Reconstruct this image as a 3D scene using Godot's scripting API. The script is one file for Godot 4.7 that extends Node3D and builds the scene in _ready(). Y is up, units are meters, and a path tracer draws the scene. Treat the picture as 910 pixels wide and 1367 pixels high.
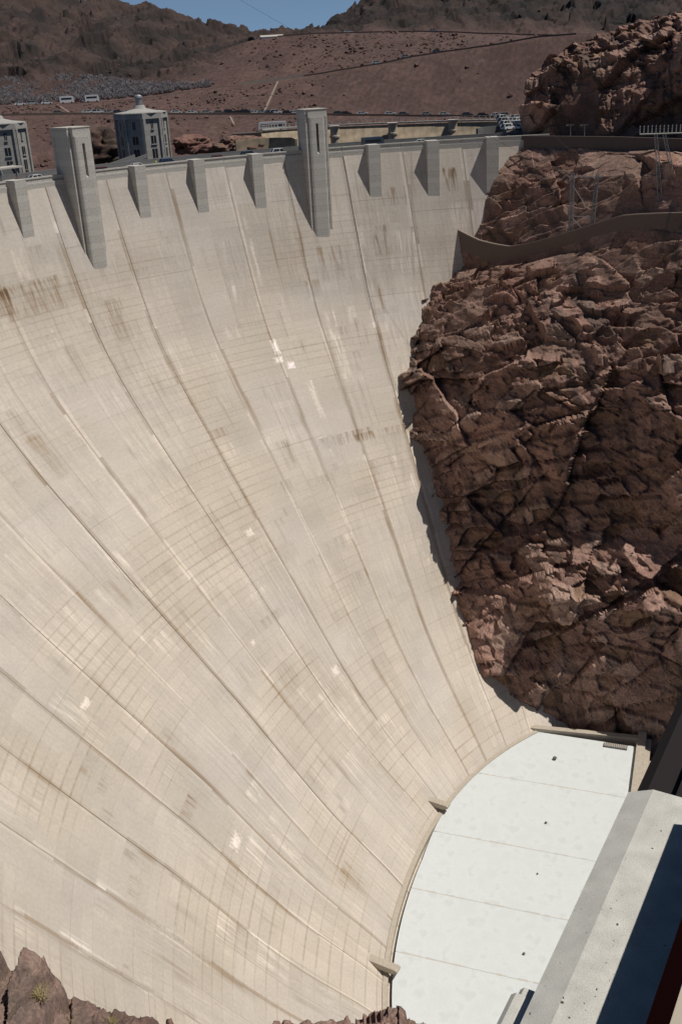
extends Node3D
# A high concrete arch dam seen from a lookout on the canyon rim.
# World: y up, metres; crest parapet top at y = 0; upstream is -x, the far canyon side is -z.

const EYE := Vector3(6.08, 17.99, 153.52)
const SUN_AZ := 8.0     # degrees from +x towards -z
const SUN_EL := 64.5
const PITCH_DEG := 6.5   # angle between neighbouring dam columns at the crest
const TEX_T0 := -46.0
const TEX_T1 := 80.0

var M := {}
var used := {}
var prof_s := PackedFloat32Array()   # arc length table down the dam face, one entry per 0.5 m of height
var rng := RandomNumberGenerator.new()
var n_big := FastNoiseLite.new()
var n_mid := FastNoiseLite.new()
var n_fine := FastNoiseLite.new()
var n_cell1 := FastNoiseLite.new()
var n_cell2 := FastNoiseLite.new()
var n_cell3 := FastNoiseLite.new()
var n_ridge := FastNoiseLite.new()

# ------------------------------------------------------------------ mesh collector
class MB:
	var v := PackedVector3Array()
	var n := PackedVector3Array()
	var uv := PackedVector2Array()
	var idx := PackedInt32Array()
	func quad(a: Vector3, b: Vector3, c: Vector3, d: Vector3) -> void:   # counter-clockwise seen from outside
		var nn := (b - a).cross(c - a)
		if nn.length_squared() < 1e-14: nn = (c - a).cross(d - a)
		nn = nn.normalized()
		var k := v.size()
		v.append(a); v.append(b); v.append(c); v.append(d)
		for i in 4:
			n.append(nn); uv.append(Vector2(0, 0))
		idx.append_array(PackedInt32Array([k, k + 2, k + 1, k, k + 3, k + 2]))
	func tri(a: Vector3, b: Vector3, c: Vector3) -> void:
		var nn := (b - a).cross(c - a).normalized()
		var k := v.size()
		v.append(a); v.append(b); v.append(c)
		for i in 3:
			n.append(nn); uv.append(Vector2(0, 0))
		idx.append_array(PackedInt32Array([k, k + 2, k + 1]))
	func hexa(p: Array) -> void:   # 0-3 bottom ring, 4-7 top ring, both counter-clockwise seen from above
		quad(p[4], p[5], p[6], p[7]); quad(p[3], p[2], p[1], p[0])
		for i in 4:
			var j := (i + 1) % 4
			quad(p[i], p[j], p[4 + j], p[4 + i])
	func box(lo: Vector3, hi: Vector3) -> void:
		hexa([Vector3(lo.x, lo.y, hi.z), Vector3(hi.x, lo.y, hi.z), Vector3(hi.x, lo.y, lo.z), Vector3(lo.x, lo.y, lo.z),
			Vector3(lo.x, hi.y, hi.z), Vector3(hi.x, hi.y, hi.z), Vector3(hi.x, hi.y, lo.z), Vector3(lo.x, hi.y, lo.z)])
	func bar(a: Vector3, b: Vector3, w: float) -> void:   # square bar
		var d := (b - a).normalized()
		var s := d.cross(Vector3.UP)
		if s.length() < 0.05: s = d.cross(Vector3.RIGHT)
		s = s.normalized() * w * 0.5
		var t := s.cross(d).normalized() * w * 0.5
		var r := [s + t, -s + t, -s - t, s - t]
		for i in 4:
			var j := (i + 1) % 4
			quad(a + r[j], a + r[i], b + r[i], b + r[j])
		quad(a + r[0], a + r[1], a + r[2], a + r[3]); quad(b + r[3], b + r[2], b + r[1], b + r[0])
	func prism(poly: Array, y0: float, y1: float) -> void:   # poly: Vector2 (x, z), counter-clockwise seen from above
		var m := poly.size()
		for i in m:
			var a: Vector2 = poly[i]
			var b: Vector2 = poly[(i + 1) % m]
			quad(Vector3(a.x, y0, a.y), Vector3(b.x, y0, b.y), Vector3(b.x, y1, b.y), Vector3(a.x, y1, a.y))
		var c := Vector2.ZERO
		for q in poly: c += q
		c /= m
		for i in m:
			var a: Vector2 = poly[i]
			var b: Vector2 = poly[(i + 1) % m]
			tri(Vector3(c.x, y1, c.y), Vector3(a.x, y1, a.y), Vector3(b.x, y1, b.y))
			tri(Vector3(c.x, y0, c.y), Vector3(b.x, y0, b.y), Vector3(a.x, y0, a.y))
	func extrude(sec: Array, o: Vector3, ax: Vector3, ay: Vector3, az: Vector3, l0: float, l1: float) -> void:   # sec counter-clockwise looking down -az
		var m := sec.size()
		var c := Vector2.ZERO
		for q in sec: c += q
		c /= m
		for i in m:
			var a: Vector2 = sec[i]
			var b: Vector2 = sec[(i + 1) % m]
			var pa := o + ax * a.x + ay * a.y
			var pb := o + ax * b.x + ay * b.y
			var pc := o + ax * c.x + ay * c.y
			quad(pb + az * l0, pa + az * l0, pa + az * l1, pb + az * l1)
			tri(pc + az * l1, pb + az * l1, pa + az * l1)
			tri(pc + az * l0, pa + az * l0, pb + az * l0)
	func lathe(o: Vector3, pts: Array, seg: int) -> void:   # pts: Vector2(radius, y) from bottom to top
		for i in pts.size() - 1:
			var a: Vector2 = pts[i]
			var b: Vector2 = pts[i + 1]
			for k in seg:
				var t0 := TAU * k / seg
				var t1 := TAU * (k + 1) / seg
				quad(o + Vector3(cos(t1) * a.x, a.y, sin(t1) * a.x), o + Vector3(cos(t0) * a.x, a.y, sin(t0) * a.x),
					o + Vector3(cos(t0) * b.x, b.y, sin(t0) * b.x), o + Vector3(cos(t1) * b.x, b.y, sin(t1) * b.x))
	func mesh() -> ArrayMesh:
		var arr := []
		arr.resize(Mesh.ARRAY_MAX)
		arr[Mesh.ARRAY_VERTEX] = v
		arr[Mesh.ARRAY_NORMAL] = n
		arr[Mesh.ARRAY_TEX_UV] = uv
		arr[Mesh.ARRAY_INDEX] = idx
		var am := ArrayMesh.new()
		am.add_surface_from_arrays(Mesh.PRIMITIVE_TRIANGLES, arr)
		return am

# regular grid of points, row-major (nu columns, nv rows); smooth normals; flip turns the normals round
func grid_mesh(v: PackedVector3Array, col: PackedColorArray, uvs: PackedVector2Array, nu: int, nv: int, flip: bool) -> ArrayMesh:
	var nrm := PackedVector3Array()
	nrm.resize(v.size())
	for j in nv:
		var j0 := maxi(j - 1, 0)
		var j1 := mini(j + 1, nv - 1)
		for i in nu:
			var du := v[j * nu + mini(i + 1, nu - 1)] - v[j * nu + maxi(i - 1, 0)]
			var dv := v[j1 * nu + i] - v[j0 * nu + i]
			var nn := du.cross(dv)
			if flip: nn = -nn
			nrm[j * nu + i] = nn.normalized()
	var idx := PackedInt32Array()
	idx.resize((nu - 1) * (nv - 1) * 6)
	var k := 0
	for j in nv - 1:
		for i in nu - 1:
			var a := j * nu + i
			var b := a + 1
			var c := a + nu
			var d := c + 1
			if flip:
				idx[k] = a; idx[k + 1] = b; idx[k + 2] = c; idx[k + 3] = b; idx[k + 4] = d; idx[k + 5] = c
			else:
				idx[k] = a; idx[k + 1] = c; idx[k + 2] = b; idx[k + 3] = b; idx[k + 4] = c; idx[k + 5] = d
			k += 6
	var arr := []
	arr.resize(Mesh.ARRAY_MAX)
	arr[Mesh.ARRAY_VERTEX] = v
	arr[Mesh.ARRAY_NORMAL] = nrm
	if col.size() > 0: arr[Mesh.ARRAY_COLOR] = col
	if uvs.size() > 0: arr[Mesh.ARRAY_TEX_UV] = uvs
	arr[Mesh.ARRAY_INDEX] = idx
	var am := ArrayMesh.new()
	am.add_surface_from_arrays(Mesh.PRIMITIVE_TRIANGLES, arr)
	return am

# ------------------------------------------------------------------ nodes, names, descriptions
func numbered(called: String) -> String:
	var k: int = used.get(called, 0)
	used[called] = k + 1
	return called if k == 0 else "%s_%03d" % [called, k]

func part(called: String, mesh: Mesh, m: Material, parent: Node) -> MeshInstance3D:
	var o := MeshInstance3D.new()
	o.name = called
	o.mesh = mesh
	o.material_override = m
	parent.add_child(o, true)
	return o

func thing(called: String, label: String, category: String, at := Vector3.ZERO, turn := 0.0, group := "") -> Node3D:
	var o := Node3D.new()
	o.name = numbered(called)
	add_child(o)
	o.position = at
	o.rotation.y = turn
	describe(o, label, category, group)
	return o

func describe(o: Node, label: String, category: String, group := "") -> void:
	o.set_meta("label", label)
	o.set_meta("category", category)
	if group != "": o.set_meta("group", group)

func single(called: String, mesh: Mesh, m: Material, label: String, category: String, group := "") -> MeshInstance3D:
	var o := part(numbered(called), mesh, m, self)
	describe(o, label, category, group)
	return o

func struct(called: String, mesh: Mesh, m: Material, label := "") -> MeshInstance3D:
	var o := part(numbered(called), mesh, m, self)
	o.set_meta("kind", "structure")
	if label != "": o.set_meta("label", label)
	return o

# ------------------------------------------------------------------ materials
func lin(r: float, g: float, b: float) -> Color:
	return Color(r, g, b).linear_to_srgb()

func plain(c: Color, rough := 0.85, metal := 0.0) -> StandardMaterial3D:
	var m := StandardMaterial3D.new()
	m.albedo_color = c
	m.roughness = rough
	m.metallic = metal
	return m

func noise(kind: int, freq: float, oct: int, s: int) -> FastNoiseLite:
	var f := FastNoiseLite.new()
	f.noise_type = kind
	f.frequency = freq
	f.seed = s
	f.fractal_type = FastNoiseLite.FRACTAL_FBM if oct > 1 else FastNoiseLite.FRACTAL_NONE
	f.fractal_octaves = oct
	return f

func cells(freq: float, s: int, ret: int, warp: float) -> FastNoiseLite:
	var f := FastNoiseLite.new()
	f.noise_type = FastNoiseLite.TYPE_CELLULAR
	f.frequency = freq
	f.seed = s
	f.fractal_type = FastNoiseLite.FRACTAL_NONE
	f.cellular_return_type = ret
	f.cellular_jitter = 1.0
	f.domain_warp_enabled = warp > 0.0
	f.domain_warp_amplitude = warp
	f.domain_warp_frequency = freq * 1.5
	f.domain_warp_fractal_type = FastNoiseLite.DOMAIN_WARP_FRACTAL_NONE
	return f

func grain_tex(f: FastNoiseLite, size: int, lo: float, hi: float, normal_strength := 0.0) -> ImageTexture:
	var im := f.get_seamless_image(size, size)
	im.convert(Image.FORMAT_RGBA8)
	if normal_strength > 0.0:
		im.bump_map_to_normal_map(normal_strength)
	else:
		var d := im.get_data()
		for i in range(0, d.size(), 4):
			var q := int(255.0 * lerpf(lo, hi, d[i] / 255.0))
			d[i] = q; d[i + 1] = q; d[i + 2] = q
		im = Image.create_from_data(size, size, false, Image.FORMAT_RGBA8, d)
	im.generate_mipmaps()
	return ImageTexture.create_from_image(im)

func grained(c: Color, tex: Texture2D, scale: float, rough := 0.9, nrm: Texture2D = null, ns := 0.6) -> StandardMaterial3D:
	var m := plain(c, rough)
	m.albedo_texture = tex
	m.uv1_triplanar = true
	m.uv1_world_triplanar = true
	m.uv1_scale = Vector3.ONE * scale
	if nrm:
		m.normal_enabled = true
		m.normal_texture = nrm
		m.normal_scale = ns
	return m

func lift_texture() -> ImageTexture:   # four pours of 1.5 m with upright form marks
	var S := 512
	var a := noise(FastNoiseLite.TYPE_SIMPLEX_SMOOTH, 0.06, 3, 61).get_seamless_image(S, S)
	var st := a.duplicate()
	st.resize(S, 24, Image.INTERPOLATE_BILINEAR)
	st.resize(S, S, Image.INTERPOLATE_CUBIC)
	var sd: PackedByteArray = st.get_data()
	var fd := noise(FastNoiseLite.TYPE_SIMPLEX_SMOOTH, 0.02, 4, 62).get_seamless_image(S, S).get_data()
	var d := PackedByteArray()
	d.resize(S * S * 3)
	var tone := [0.0, -0.03, 0.02, -0.015]
	for j in S:
		var fr := fmod(j / 128.0, 1.0)
		for i in S:
			var p := j * S + i
			var v: float = 0.9 + tone[int(j / 128.0)] + 0.16 * (sd[p] / 255.0 - 0.5) + 0.12 * (fd[p] / 255.0 - 0.5)
			if fr < 0.05: v -= 0.09
			var q := int(clampf(v, 0, 1) * 255)
			d[p * 3] = q; d[p * 3 + 1] = q; d[p * 3 + 2] = q
	var im := Image.create_from_data(S, S, false, Image.FORMAT_RGB8, d)
	im.generate_mipmaps()
	return ImageTexture.create_from_image(im)

func make_materials() -> void:
	var fbm := grain_tex(noise(FastNoiseLite.TYPE_SIMPLEX_SMOOTH, 0.02, 6, 3), 512, 0.88, 1.0)
	var coarse := grain_tex(noise(FastNoiseLite.TYPE_SIMPLEX_SMOOTH, 0.012, 5, 9), 512, 0.62, 1.0)
	var rock_n := grain_tex(noise(FastNoiseLite.TYPE_SIMPLEX_SMOOTH, 0.03, 6, 5), 512, 0, 1, 6.0)
	M.concrete = grained(lin(0.50, 0.475, 0.43), fbm, 0.09)
	M.concrete_grey = grained(lin(0.56, 0.535, 0.49), lift_texture(), 0.164)
	M.tower_grey = grained(lin(0.43, 0.415, 0.39), lift_texture(), 0.164)
	M.concrete_tan = grained(lin(0.47, 0.41, 0.33), fbm, 0.11)
	M.spill = grained(lin(0.55, 0.44, 0.31), coarse, 0.05)
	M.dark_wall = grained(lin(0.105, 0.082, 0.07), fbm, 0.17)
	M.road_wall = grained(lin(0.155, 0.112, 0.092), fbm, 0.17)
	M.rock = plain(Color.WHITE, 0.95)
	M.rock.vertex_color_use_as_albedo = true
	M.rock.albedo_texture = coarse
	M.rock.uv1_triplanar = true
	M.rock.uv1_world_triplanar = true
	M.rock.uv1_scale = Vector3.ONE * 0.23
	M.rock.normal_enabled = true
	M.rock.normal_texture = rock_n
	M.rock.normal_scale = 0.5
	M.hill = M.rock.duplicate()
	M.hill.uv1_scale = Vector3.ONE * 0.06
	M.near_rock = M.rock.duplicate()
	M.near_rock.uv1_scale = Vector3.ONE * 0.9
	M.near_rock.normal_scale = 1.1
	M.asphalt = grained(lin(0.055, 0.055, 0.06), fbm, 0.2)
	M.far_road = grained(lin(0.10, 0.08, 0.072), fbm, 0.1)
	M.dark_parapet = grained(lin(0.16, 0.16, 0.165), fbm, 0.2)
	M.steel = plain(lin(0.30, 0.31, 0.32), 0.5, 0.6)
	M.dark_steel = plain(lin(0.05, 0.045, 0.045), 0.6, 0.2)
	M.glass = plain(lin(0.02, 0.025, 0.03), 0.12, 0.0)
	M.tyre = plain(lin(0.012, 0.012, 0.012), 0.8)
	M.white_paint = plain(lin(0.72, 0.73, 0.74), 0.35)
	M.door_grey = plain(lin(0.10, 0.095, 0.09), 0.6)
	M.maroon = plain(lin(0.006, 0.0011, 0.0013), 0.95)
	M.maroon.metallic_specular = 0.1
	M.drain = grained(lin(0.27, 0.215, 0.18), fbm, 0.2)
	M.boulder = grained(lin(0.17, 0.10, 0.08), coarse, 0.3)
	M.brush_grey = plain(lin(0.29, 0.265, 0.275), 0.95)
	M.dry = plain(lin(0.36, 0.29, 0.14), 0.9)

# white roof membrane with faint stains, and pitted cast concrete
func make_cast_textures() -> void:
	var f := noise(FastNoiseLite.TYPE_SIMPLEX_SMOOTH, 0.008, 5, 31)
	var a := f.get_seamless_image(512, 512).get_data()
	var g := noise(FastNoiseLite.TYPE_SIMPLEX_SMOOTH, 0.06, 3, 33)
	var b := g.get_seamless_image(512, 512).get_data()
	var d := PackedByteArray()
	d.resize(512 * 512 * 3)
	for i in 512 * 512:
		var t := 0.955 + 0.035 * (a[i] / 255.0 - 0.5) + 0.03 * (b[i] / 255.0 - 0.5)
		if b[i] > 214 and a[i] < 140: t -= 0.06
		t -= 0.05 * clampf((a[i] / 255.0 - 0.66) * 5.0, 0.0, 1.0) * (0.4 + b[i] / 255.0)
		d[i * 3] = int(clampf(t * 0.985, 0, 1) * 255)
		d[i * 3 + 1] = int(clampf(t, 0, 1) * 255)
		d[i * 3 + 2] = int(clampf(t, 0, 1) * 255)
	var im := Image.create_from_data(512, 512, false, Image.FORMAT_RGB8, d)
	im.generate_mipmaps()
	M.roof_white = grained(lin(0.665, 0.67, 0.662), ImageTexture.create_from_image(im), 0.045, 0.8)
	# cast concrete: fine sand grain and scattered bug holes with depth
	var r := RandomNumberGenerator.new()
	r.seed = 71
	var S := 1024
	var fine := noise(FastNoiseLite.TYPE_SIMPLEX_SMOOTH, 0.20, 3, 41).get_seamless_image(S, S).get_data()
	var blot := noise(FastNoiseLite.TYPE_SIMPLEX_SMOOTH, 0.012, 4, 43).get_seamless_image(S, S).get_data()
	var col := PackedFloat32Array()
	var hei := PackedFloat32Array()
	col.resize(S * S); hei.resize(S * S)
	for i in S * S:
		col[i] = 0.86 + 0.14 * (fine[i] / 255.0 - 0.5) + 0.12 * (blot[i] / 255.0 - 0.5)
		hei[i] = 0.85 + 0.08 * (fine[i] / 255.0 - 0.5)
	for k in 420:
		var cx := r.randi_range(0, S - 1)
		var cy := r.randi_range(0, S - 1)
		var rad := 0.9 + 3.0 * pow(r.randf(), 6.0)
		var asp := r.randf_range(0.7, 1.4)
		var w := int(rad * 2) + 2
		for y in range(-w, w + 1):
			for x in range(-w, w + 1):
				var q := sqrt(x * x * asp + y * y / asp) / rad
				if q < 1.0:
					var p := ((cy + y + S) % S) * S + (cx + x + S) % S
					hei[p] = minf(hei[p], 0.85 - 0.75 * sqrt(1.0 - q * q))
					col[p] = minf(col[p], 0.30 + 0.4 * q * q)
	var cb := PackedByteArray()
	var hb := PackedByteArray()
	cb.resize(S * S * 3); hb.resize(S * S * 4)
	for i in S * S:
		var q := int(clampf(col[i], 0, 1) * 255)
		cb[i * 3] = q; cb[i * 3 + 1] = q; cb[i * 3 + 2] = int(q * 0.985)
		var hq := int(clampf(hei[i], 0, 1) * 255)
		hb[i * 4] = hq; hb[i * 4 + 1] = hq; hb[i * 4 + 2] = hq; hb[i * 4 + 3] = 255
	var ci := Image.create_from_data(S, S, false, Image.FORMAT_RGB8, cb)
	ci.generate_mipmaps()
	var hi := Image.create_from_data(S, S, false, Image.FORMAT_RGBA8, hb)
	hi.bump_map_to_normal_map(5.0)
	hi.generate_mipmaps()
	M.cast = grained(lin(0.67, 0.65, 0.615), ImageTexture.create_from_image(ci), 1.15, 0.9, ImageTexture.create_from_image(hi), 1.0)

# ------------------------------------------------------------------ dam geometry
const PY := [0.0, -12.0, -21.0, -31.0, -40.0, -51.0, -66.0, -89.0, -101.0, -108.5, -114.5, -121.5, -129.0, -132.0, -140.0]
const PR := [145.0, 141.8, 138.9, 135.0, 130.3, 122.0, 108.5, 87.0, 76.0, 69.0, 62.8, 54.5, 44.2, 40.5, 31.0]

func profile(y: float) -> float:
	if y >= 0.0: return 145.0
	var k := 0
	while k < PY.size() - 2 and y < PY[k + 1]: k += 1
	var t: float = (y - PY[k]) / (PY[k + 1] - PY[k])
	var p0: float = PR[maxi(k - 1, 0)] if k > 0 else 2.0 * PR[0] - PR[1]
	var y0: float = PY[k - 1] if k > 0 else 12.0
	var p3: float = PR[mini(k + 2, PR.size() - 1)]
	var y3: float = PY[mini(k + 2, PY.size() - 1)]
	var h: float = PY[k + 1] - PY[k]
	var m0: float = (PR[k + 1] - p0) / (PY[k + 1] - y0) * h
	var m1: float = (p3 - PR[k]) / (y3 - PY[k]) * h
	var t2 := t * t
	var t3 := t2 * t
	return (2 * t3 - 3 * t2 + 1) * PR[k] + (t3 - 2 * t2 + t) * m0 + (-2 * t3 + 3 * t2) * PR[k + 1] + (t3 - t2) * m1

func face_point(td: float, y: float, off: float) -> Vector3:   # td: crest angle of the radial joint, degrees; off: outwards of the face (towards downstream)
	var w := pow(clampf(-y / 132.0, 0.0, 1.1), 2.0)
	var th := td if td > 20.65 else 20.65 + (td - 20.65) * 1.26
	th += 0.0022 * (th - 10.0) * (-y - 80.0) if th < 10.0 else 0.0007 * (th - 10.0) * -y
	th += pow(clampf((-y - 100.0) / 32.0, 0.0, 1.25), 2.2) * lerpf(-11.0, 1.6, clampf((td - 3.0) / 17.0, 0.0, 1.0))
	var r := profile(y) * (1.0 + w * 0.5 * pow(th / 68.0, 2.0)) - off
	var a := deg_to_rad(th)
	return Vector3(-r * cos(a), y, -r * sin(a))

func build_face_table() -> void:
	prof_s.append(0.0)
	for i in range(1, 281):
		var y := -0.5 * i
		prof_s.append(prof_s[i - 1] + Vector2(0.5, profile(y) - profile(y + 0.5)).length())

func s_of(y: float) -> float:
	var q := clampf(-y * 2.0, 0.0, 279.0)
	var i := int(q)
	return lerpf(prof_s[i], prof_s[i + 1], q - i)

func face_uv(td: float, y: float) -> Vector2:
	return Vector2((td - TEX_T0) / (TEX_T1 - TEX_T0), s_of(y) / prof_s[280])

func make_face_texture() -> void:
	var W := 1792
	var H := 1408
	var r := RandomNumberGenerator.new()
	r.seed = 5
	var st1 := noise(FastNoiseLite.TYPE_SIMPLEX_SMOOTH, 0.09, 3, 11).get_image(W, 40)
	st1.resize(W, H, Image.INTERPOLATE_CUBIC)
	var st2 := noise(FastNoiseLite.TYPE_SIMPLEX_SMOOTH, 0.25, 2, 12).get_image(W, 110)
	st2.resize(W, H, Image.INTERPOLATE_CUBIC)
	var bl := noise(FastNoiseLite.TYPE_SIMPLEX_SMOOTH, 0.006, 5, 13).get_image(W, H)
	var fi := noise(FastNoiseLite.TYPE_SIMPLEX_SMOOTH, 0.16, 3, 14).get_image(W, H)
	var wa := noise(FastNoiseLite.TYPE_SIMPLEX_SMOOTH, 0.0035, 3, 15).get_image(W, H)
	var a1 := st1.get_data()
	var a2 := st2.get_data()
	var ab := bl.get_data()
	var af := fi.get_data()
	var aw := wa.get_data()
	var L := PackedFloat32Array()
	L.resize(W * H)
	# rows: height and lift number
	var ry := PackedFloat32Array(); ry.resize(H)
	var i0 := 0
	for j in H:
		var s := prof_s[280] * (j + 0.5) / H
		while i0 < 279 and prof_s[i0 + 1] < s: i0 += 1
		ry[j] = -0.5 * (i0 + (s - prof_s[i0]) / maxf(prof_s[i0 + 1] - prof_s[i0], 1e-4))
	var NC := 24
	var colx := PackedInt32Array(); colx.resize(W)
	var cold := PackedFloat32Array(); cold.resize(W)
	for i in W:
		var td := TEX_T0 + (TEX_T1 - TEX_T0) * (i + 0.5) / W
		var q := (td - 30.4) / PITCH_DEG + 13.5
		colx[i] = clampi(int(floor(q)), 0, NC - 1)
		cold[i] = q - floor(q)
	var lift_n := 96
	var tone := PackedFloat32Array(); tone.resize(NC * 2 * lift_n)
	var lstr := PackedFloat32Array(); lstr.resize(NC * lift_n)
	var gate := PackedFloat32Array(); gate.resize(NC * 2 * lift_n)
	var edge := PackedFloat32Array(); edge.resize(NC * 2 * lift_n)
	for c in NC:
		for h in 2:
			var t := r.randf_range(-0.014, 0.014)
			var gt := r.randf_range(0.2, 0.6)
			var e := r.randf_range(-0.08, 0.08)
			for k in lift_n:
				if r.randf() < 0.16: t = r.randf_range(-0.018, 0.018)
				if r.randf() < 0.14: gt = r.randf_range(0.0, 1.0)
				if r.randf() < 0.12: e = r.randf_range(-0.16, 0.10)
				tone[(c * 2 + h) * lift_n + k] = t + r.randf_range(-0.012, 0.012)
				gate[(c * 2 + h) * lift_n + k] = gt
				edge[(c * 2 + h) * lift_n + k] = e
		for k in lift_n: lstr[c * lift_n + k] = 0.45 + 0.55 * r.randf() + (0.5 if r.randf() < 0.12 else 0.0)
	for j in H:
		var lf := -ry[j] / 1.524
		var k := clampi(int(lf), 0, lift_n - 1)
		var fr := lf - k
		var dline := minf(fr, 1.0 - fr)
		for i in W:
			var c := colx[i]
			var cd := cold[i]
			var h := 0 if cd < 0.5 else 1
			var q := (c * 2 + h) * lift_n + k
			var p := j * W + i
			var v := 1.0 + tone[q] + 0.09 * (ab[p] / 255.0 - 0.5) + 0.07 * (af[p] / 255.0 - 0.5)
			v += gate[q] * (0.12 * (a1[p] / 255.0 - 0.5) + 0.15 * (a2[p] / 255.0 - 0.5)) * (1.0 - 0.45 * fr)
			if fr < 0.15: v -= clampf(0.25 + 3.0 * (aw[p] / 255.0 - 0.45) + 1.5 * (a1[p] / 255.0 - 0.5), 0.12, 1.3) * 0.075 * lstr[c * lift_n + k]
			elif fr < 0.2: v += 0.02 * lstr[c * lift_n + k]
			var de := minf(cd, 1.0 - cd)
			if de < 0.011: v -= 0.13
			elif de < 0.055: v += edge[q]
			elif absf(cd - 0.5) < 0.009: v -= 0.11 * gate[q]
			elif absf(cd - 0.25) < 0.006 or absf(cd - 0.75) < 0.006: v -= 0.07 * gate[q]
			L[p] = v
	# stains: crest angle, top height, width m, height m, change, streaky
	var S := [[40.3, -44.5, 1.6, 4.5, 0.40, 0], [40.1, -48.5, 2.4, 2.0, 0.33, 0], [41.3, -50.0, 2.2, 2.4, 0.34, 0], [24.8, -78.6, 2.6, 2.2, 0.26, 0], [25.5, -106.5, 2.4, 2.6, 0.26, 0], [26.2, -108.0, 2.6, 14.0, 0.12, 1],
		[-8.3, -81.6, 3.0, 1.6, 0.26, 0], [-8.8, -109.0, 3.4, 2.2, 0.28, 0], [-8.0, -111.0, 4.0, 12.0, 0.14, 1], [15.6, -94.5, 1.2, 1.5, 0.2, 0], [37.5, -66.8, 16.0, 0.4, -0.15, 0], [45.0, -67.5, 14.0, 3.5, -0.2, 1], [53.0, -68.6, 12.0, 3.2, -0.2, 1],
		[16.4, -20.5, 13.0, 8.0, -0.30, 1], [13.6, -21.0, 7.0, 6.0, -0.22, 1], [55.8, -20.0, 5.0, 9.0, -0.26, 1], [64.4, -7.0, 4.0, 6.5, -0.42, 1], [58.0, -11.0, 7.0, 5.0, -0.26, 1], [54.5, -35.0, 0.7, 9.0, -0.26, 0], [49.3, -24.0, 8.0, 10.0, -0.2, 1],
		[23.5, -28.0, 5.0, 11.0, -0.2, 1], [9.6, -48.0, 4.0, 12.0, -0.16, 1], [47.4, -68.6, 5.0, 2.6, -0.26, 1], [34.1, -54.0, 1.0, 12.0, -0.15, 0], [1.0, -124.0, 5.0, 7.0, -0.18, 1], [41.0, -19.0, 1.0, 14.0, 0.16, 0], [43.4, -18.0, 0.8, 11.0, -0.16, 0], [46.9, -32.0, 4.0, 5.0, -0.16, 1],
		[48.0, -40.0, 2.6, 22.0, 0.15, 1], [42.8, -55.0, 1.6, 12.0, 0.14, 0], [-10.0, -78.0, 4.0, 13.0, 0.12, 1], [8.0, -70.0, 3.0, 14.0, 0.12, 1], [15.0, -84.0, 4.0, 22.0, -0.10, 1], [58.0, -22.0, 8.0, 12.0, 0.12, 1], [66.0, -16.0, 12.0, 10.0, 0.10, 1]]
	for k in 620:
		var td := r.randf_range(-45.0, 68.0)
		var y = -1.524 * floor(r.randf_range(1.5, 80.0))
		var dark := r.randf() < 0.68
		var wide := 0.5 + 5.5 * pow(r.randf(), 2.0)
		var near_joint := r.randf() < 0.45
		if near_joint:
			td = 30.4 + PITCH_DEG * (roundf((td - 30.4) / PITCH_DEG) + 0.5) + r.randf_range(-0.35, 0.35)
			wide = r.randf_range(0.35, 1.3)
		S.append([td, y, wide, r.randf_range(1.5, 13.0) * (1.3 if near_joint else 0.8), -r.randf_range(0.04, 0.13) if dark else r.randf_range(0.04, 0.13), 1 if wide > 1.4 else 0])
	for e in S:
		var sc := (1.0 - 0.62 * clampf(-e[1] / 132.0, 0.0, 1.0)) * 145.0 * deg_to_rad(1.0)
		var u0 := int((e[0] - e[2] * 0.5 / sc - TEX_T0) / (TEX_T1 - TEX_T0) * W)
		var u1 := int((e[0] + e[2] * 0.5 / sc - TEX_T0) / (TEX_T1 - TEX_T0) * W)
		var v0 := int(s_of(e[1]) / prof_s[280] * H)
		var v1 := int((s_of(e[1]) + e[3]) / prof_s[280] * H)
		for j in range(maxi(v0, 0), mini(v1, H)):
			var f := 1.0 - 0.65 * float(j - v0) / maxf(v1 - v0, 1)
			for i in range(maxi(u0, 0), mini(maxi(u1, u0 + 2), W)):
				var p := j * W + i
				var ed := minf(minf(i - u0, u1 - i) / maxf(u1 - u0, 1.0) * 2.0, minf(j - v0, v1 - j) / maxf(v1 - v0, 1.0) * 2.0)
				var soft := clampf(ed * 1.5 + 1.1 * (af[p] / 255.0 - 0.5) + 1.1 * (a2[p] / 255.0 - 0.5) + 0.1, 0.0, 1.0)
				if e[5] == 1:
					var sv := clampf((a2[p] + a1[p] * 0.8 - 190.0) / 120.0, 0.0, 1.0)
					L[p] += e[4] * f * sv * 1.35 * clampf(ed * 4.0 + 0.3, 0.0, 1.0)
				else:
					L[p] += e[4] * (0.55 + 0.45 * f) * soft
	var d := PackedByteArray()
	d.resize(W * H * 3)
	for j in H:
		var dep := clampf((-ry[j] - 12.0) / 60.0, 0.0, 1.0)
		for i in W:
			var p := j * W + i
			var wv := clampf(0.45 * dep + 1.3 * (aw[p] / 255.0 - 0.5) + 0.25, 0.0, 1.0)
			var v := clampf(L[p], 0.45, 1.34)
			var rr := v * lerpf(0.728, 0.740, wv)
			var gg := v * lerpf(0.694, 0.693, wv)
			var bb := v * lerpf(0.658, 0.637, wv)
			if L[p] < 0.93:   # leached stains run brown
				rr *= 1.0 + 0.08 * (0.93 - L[p]) / 0.2
				bb *= 1.0 - 0.10 * (0.93 - L[p]) / 0.2
			if L[p] > 1.12: bb = minf(bb * (1.0 + 0.35 * (L[p] - 1.12)), 0.93)
			d[p * 3] = int(clampf(rr, 0, 1) * 255)
			d[p * 3 + 1] = int(clampf(gg, 0, 1) * 255)
			d[p * 3 + 2] = int(clampf(bb, 0, 1) * 255)
	var im := Image.create_from_data(W, H, false, Image.FORMAT_RGB8, d)
	im.generate_mipmaps()
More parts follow.
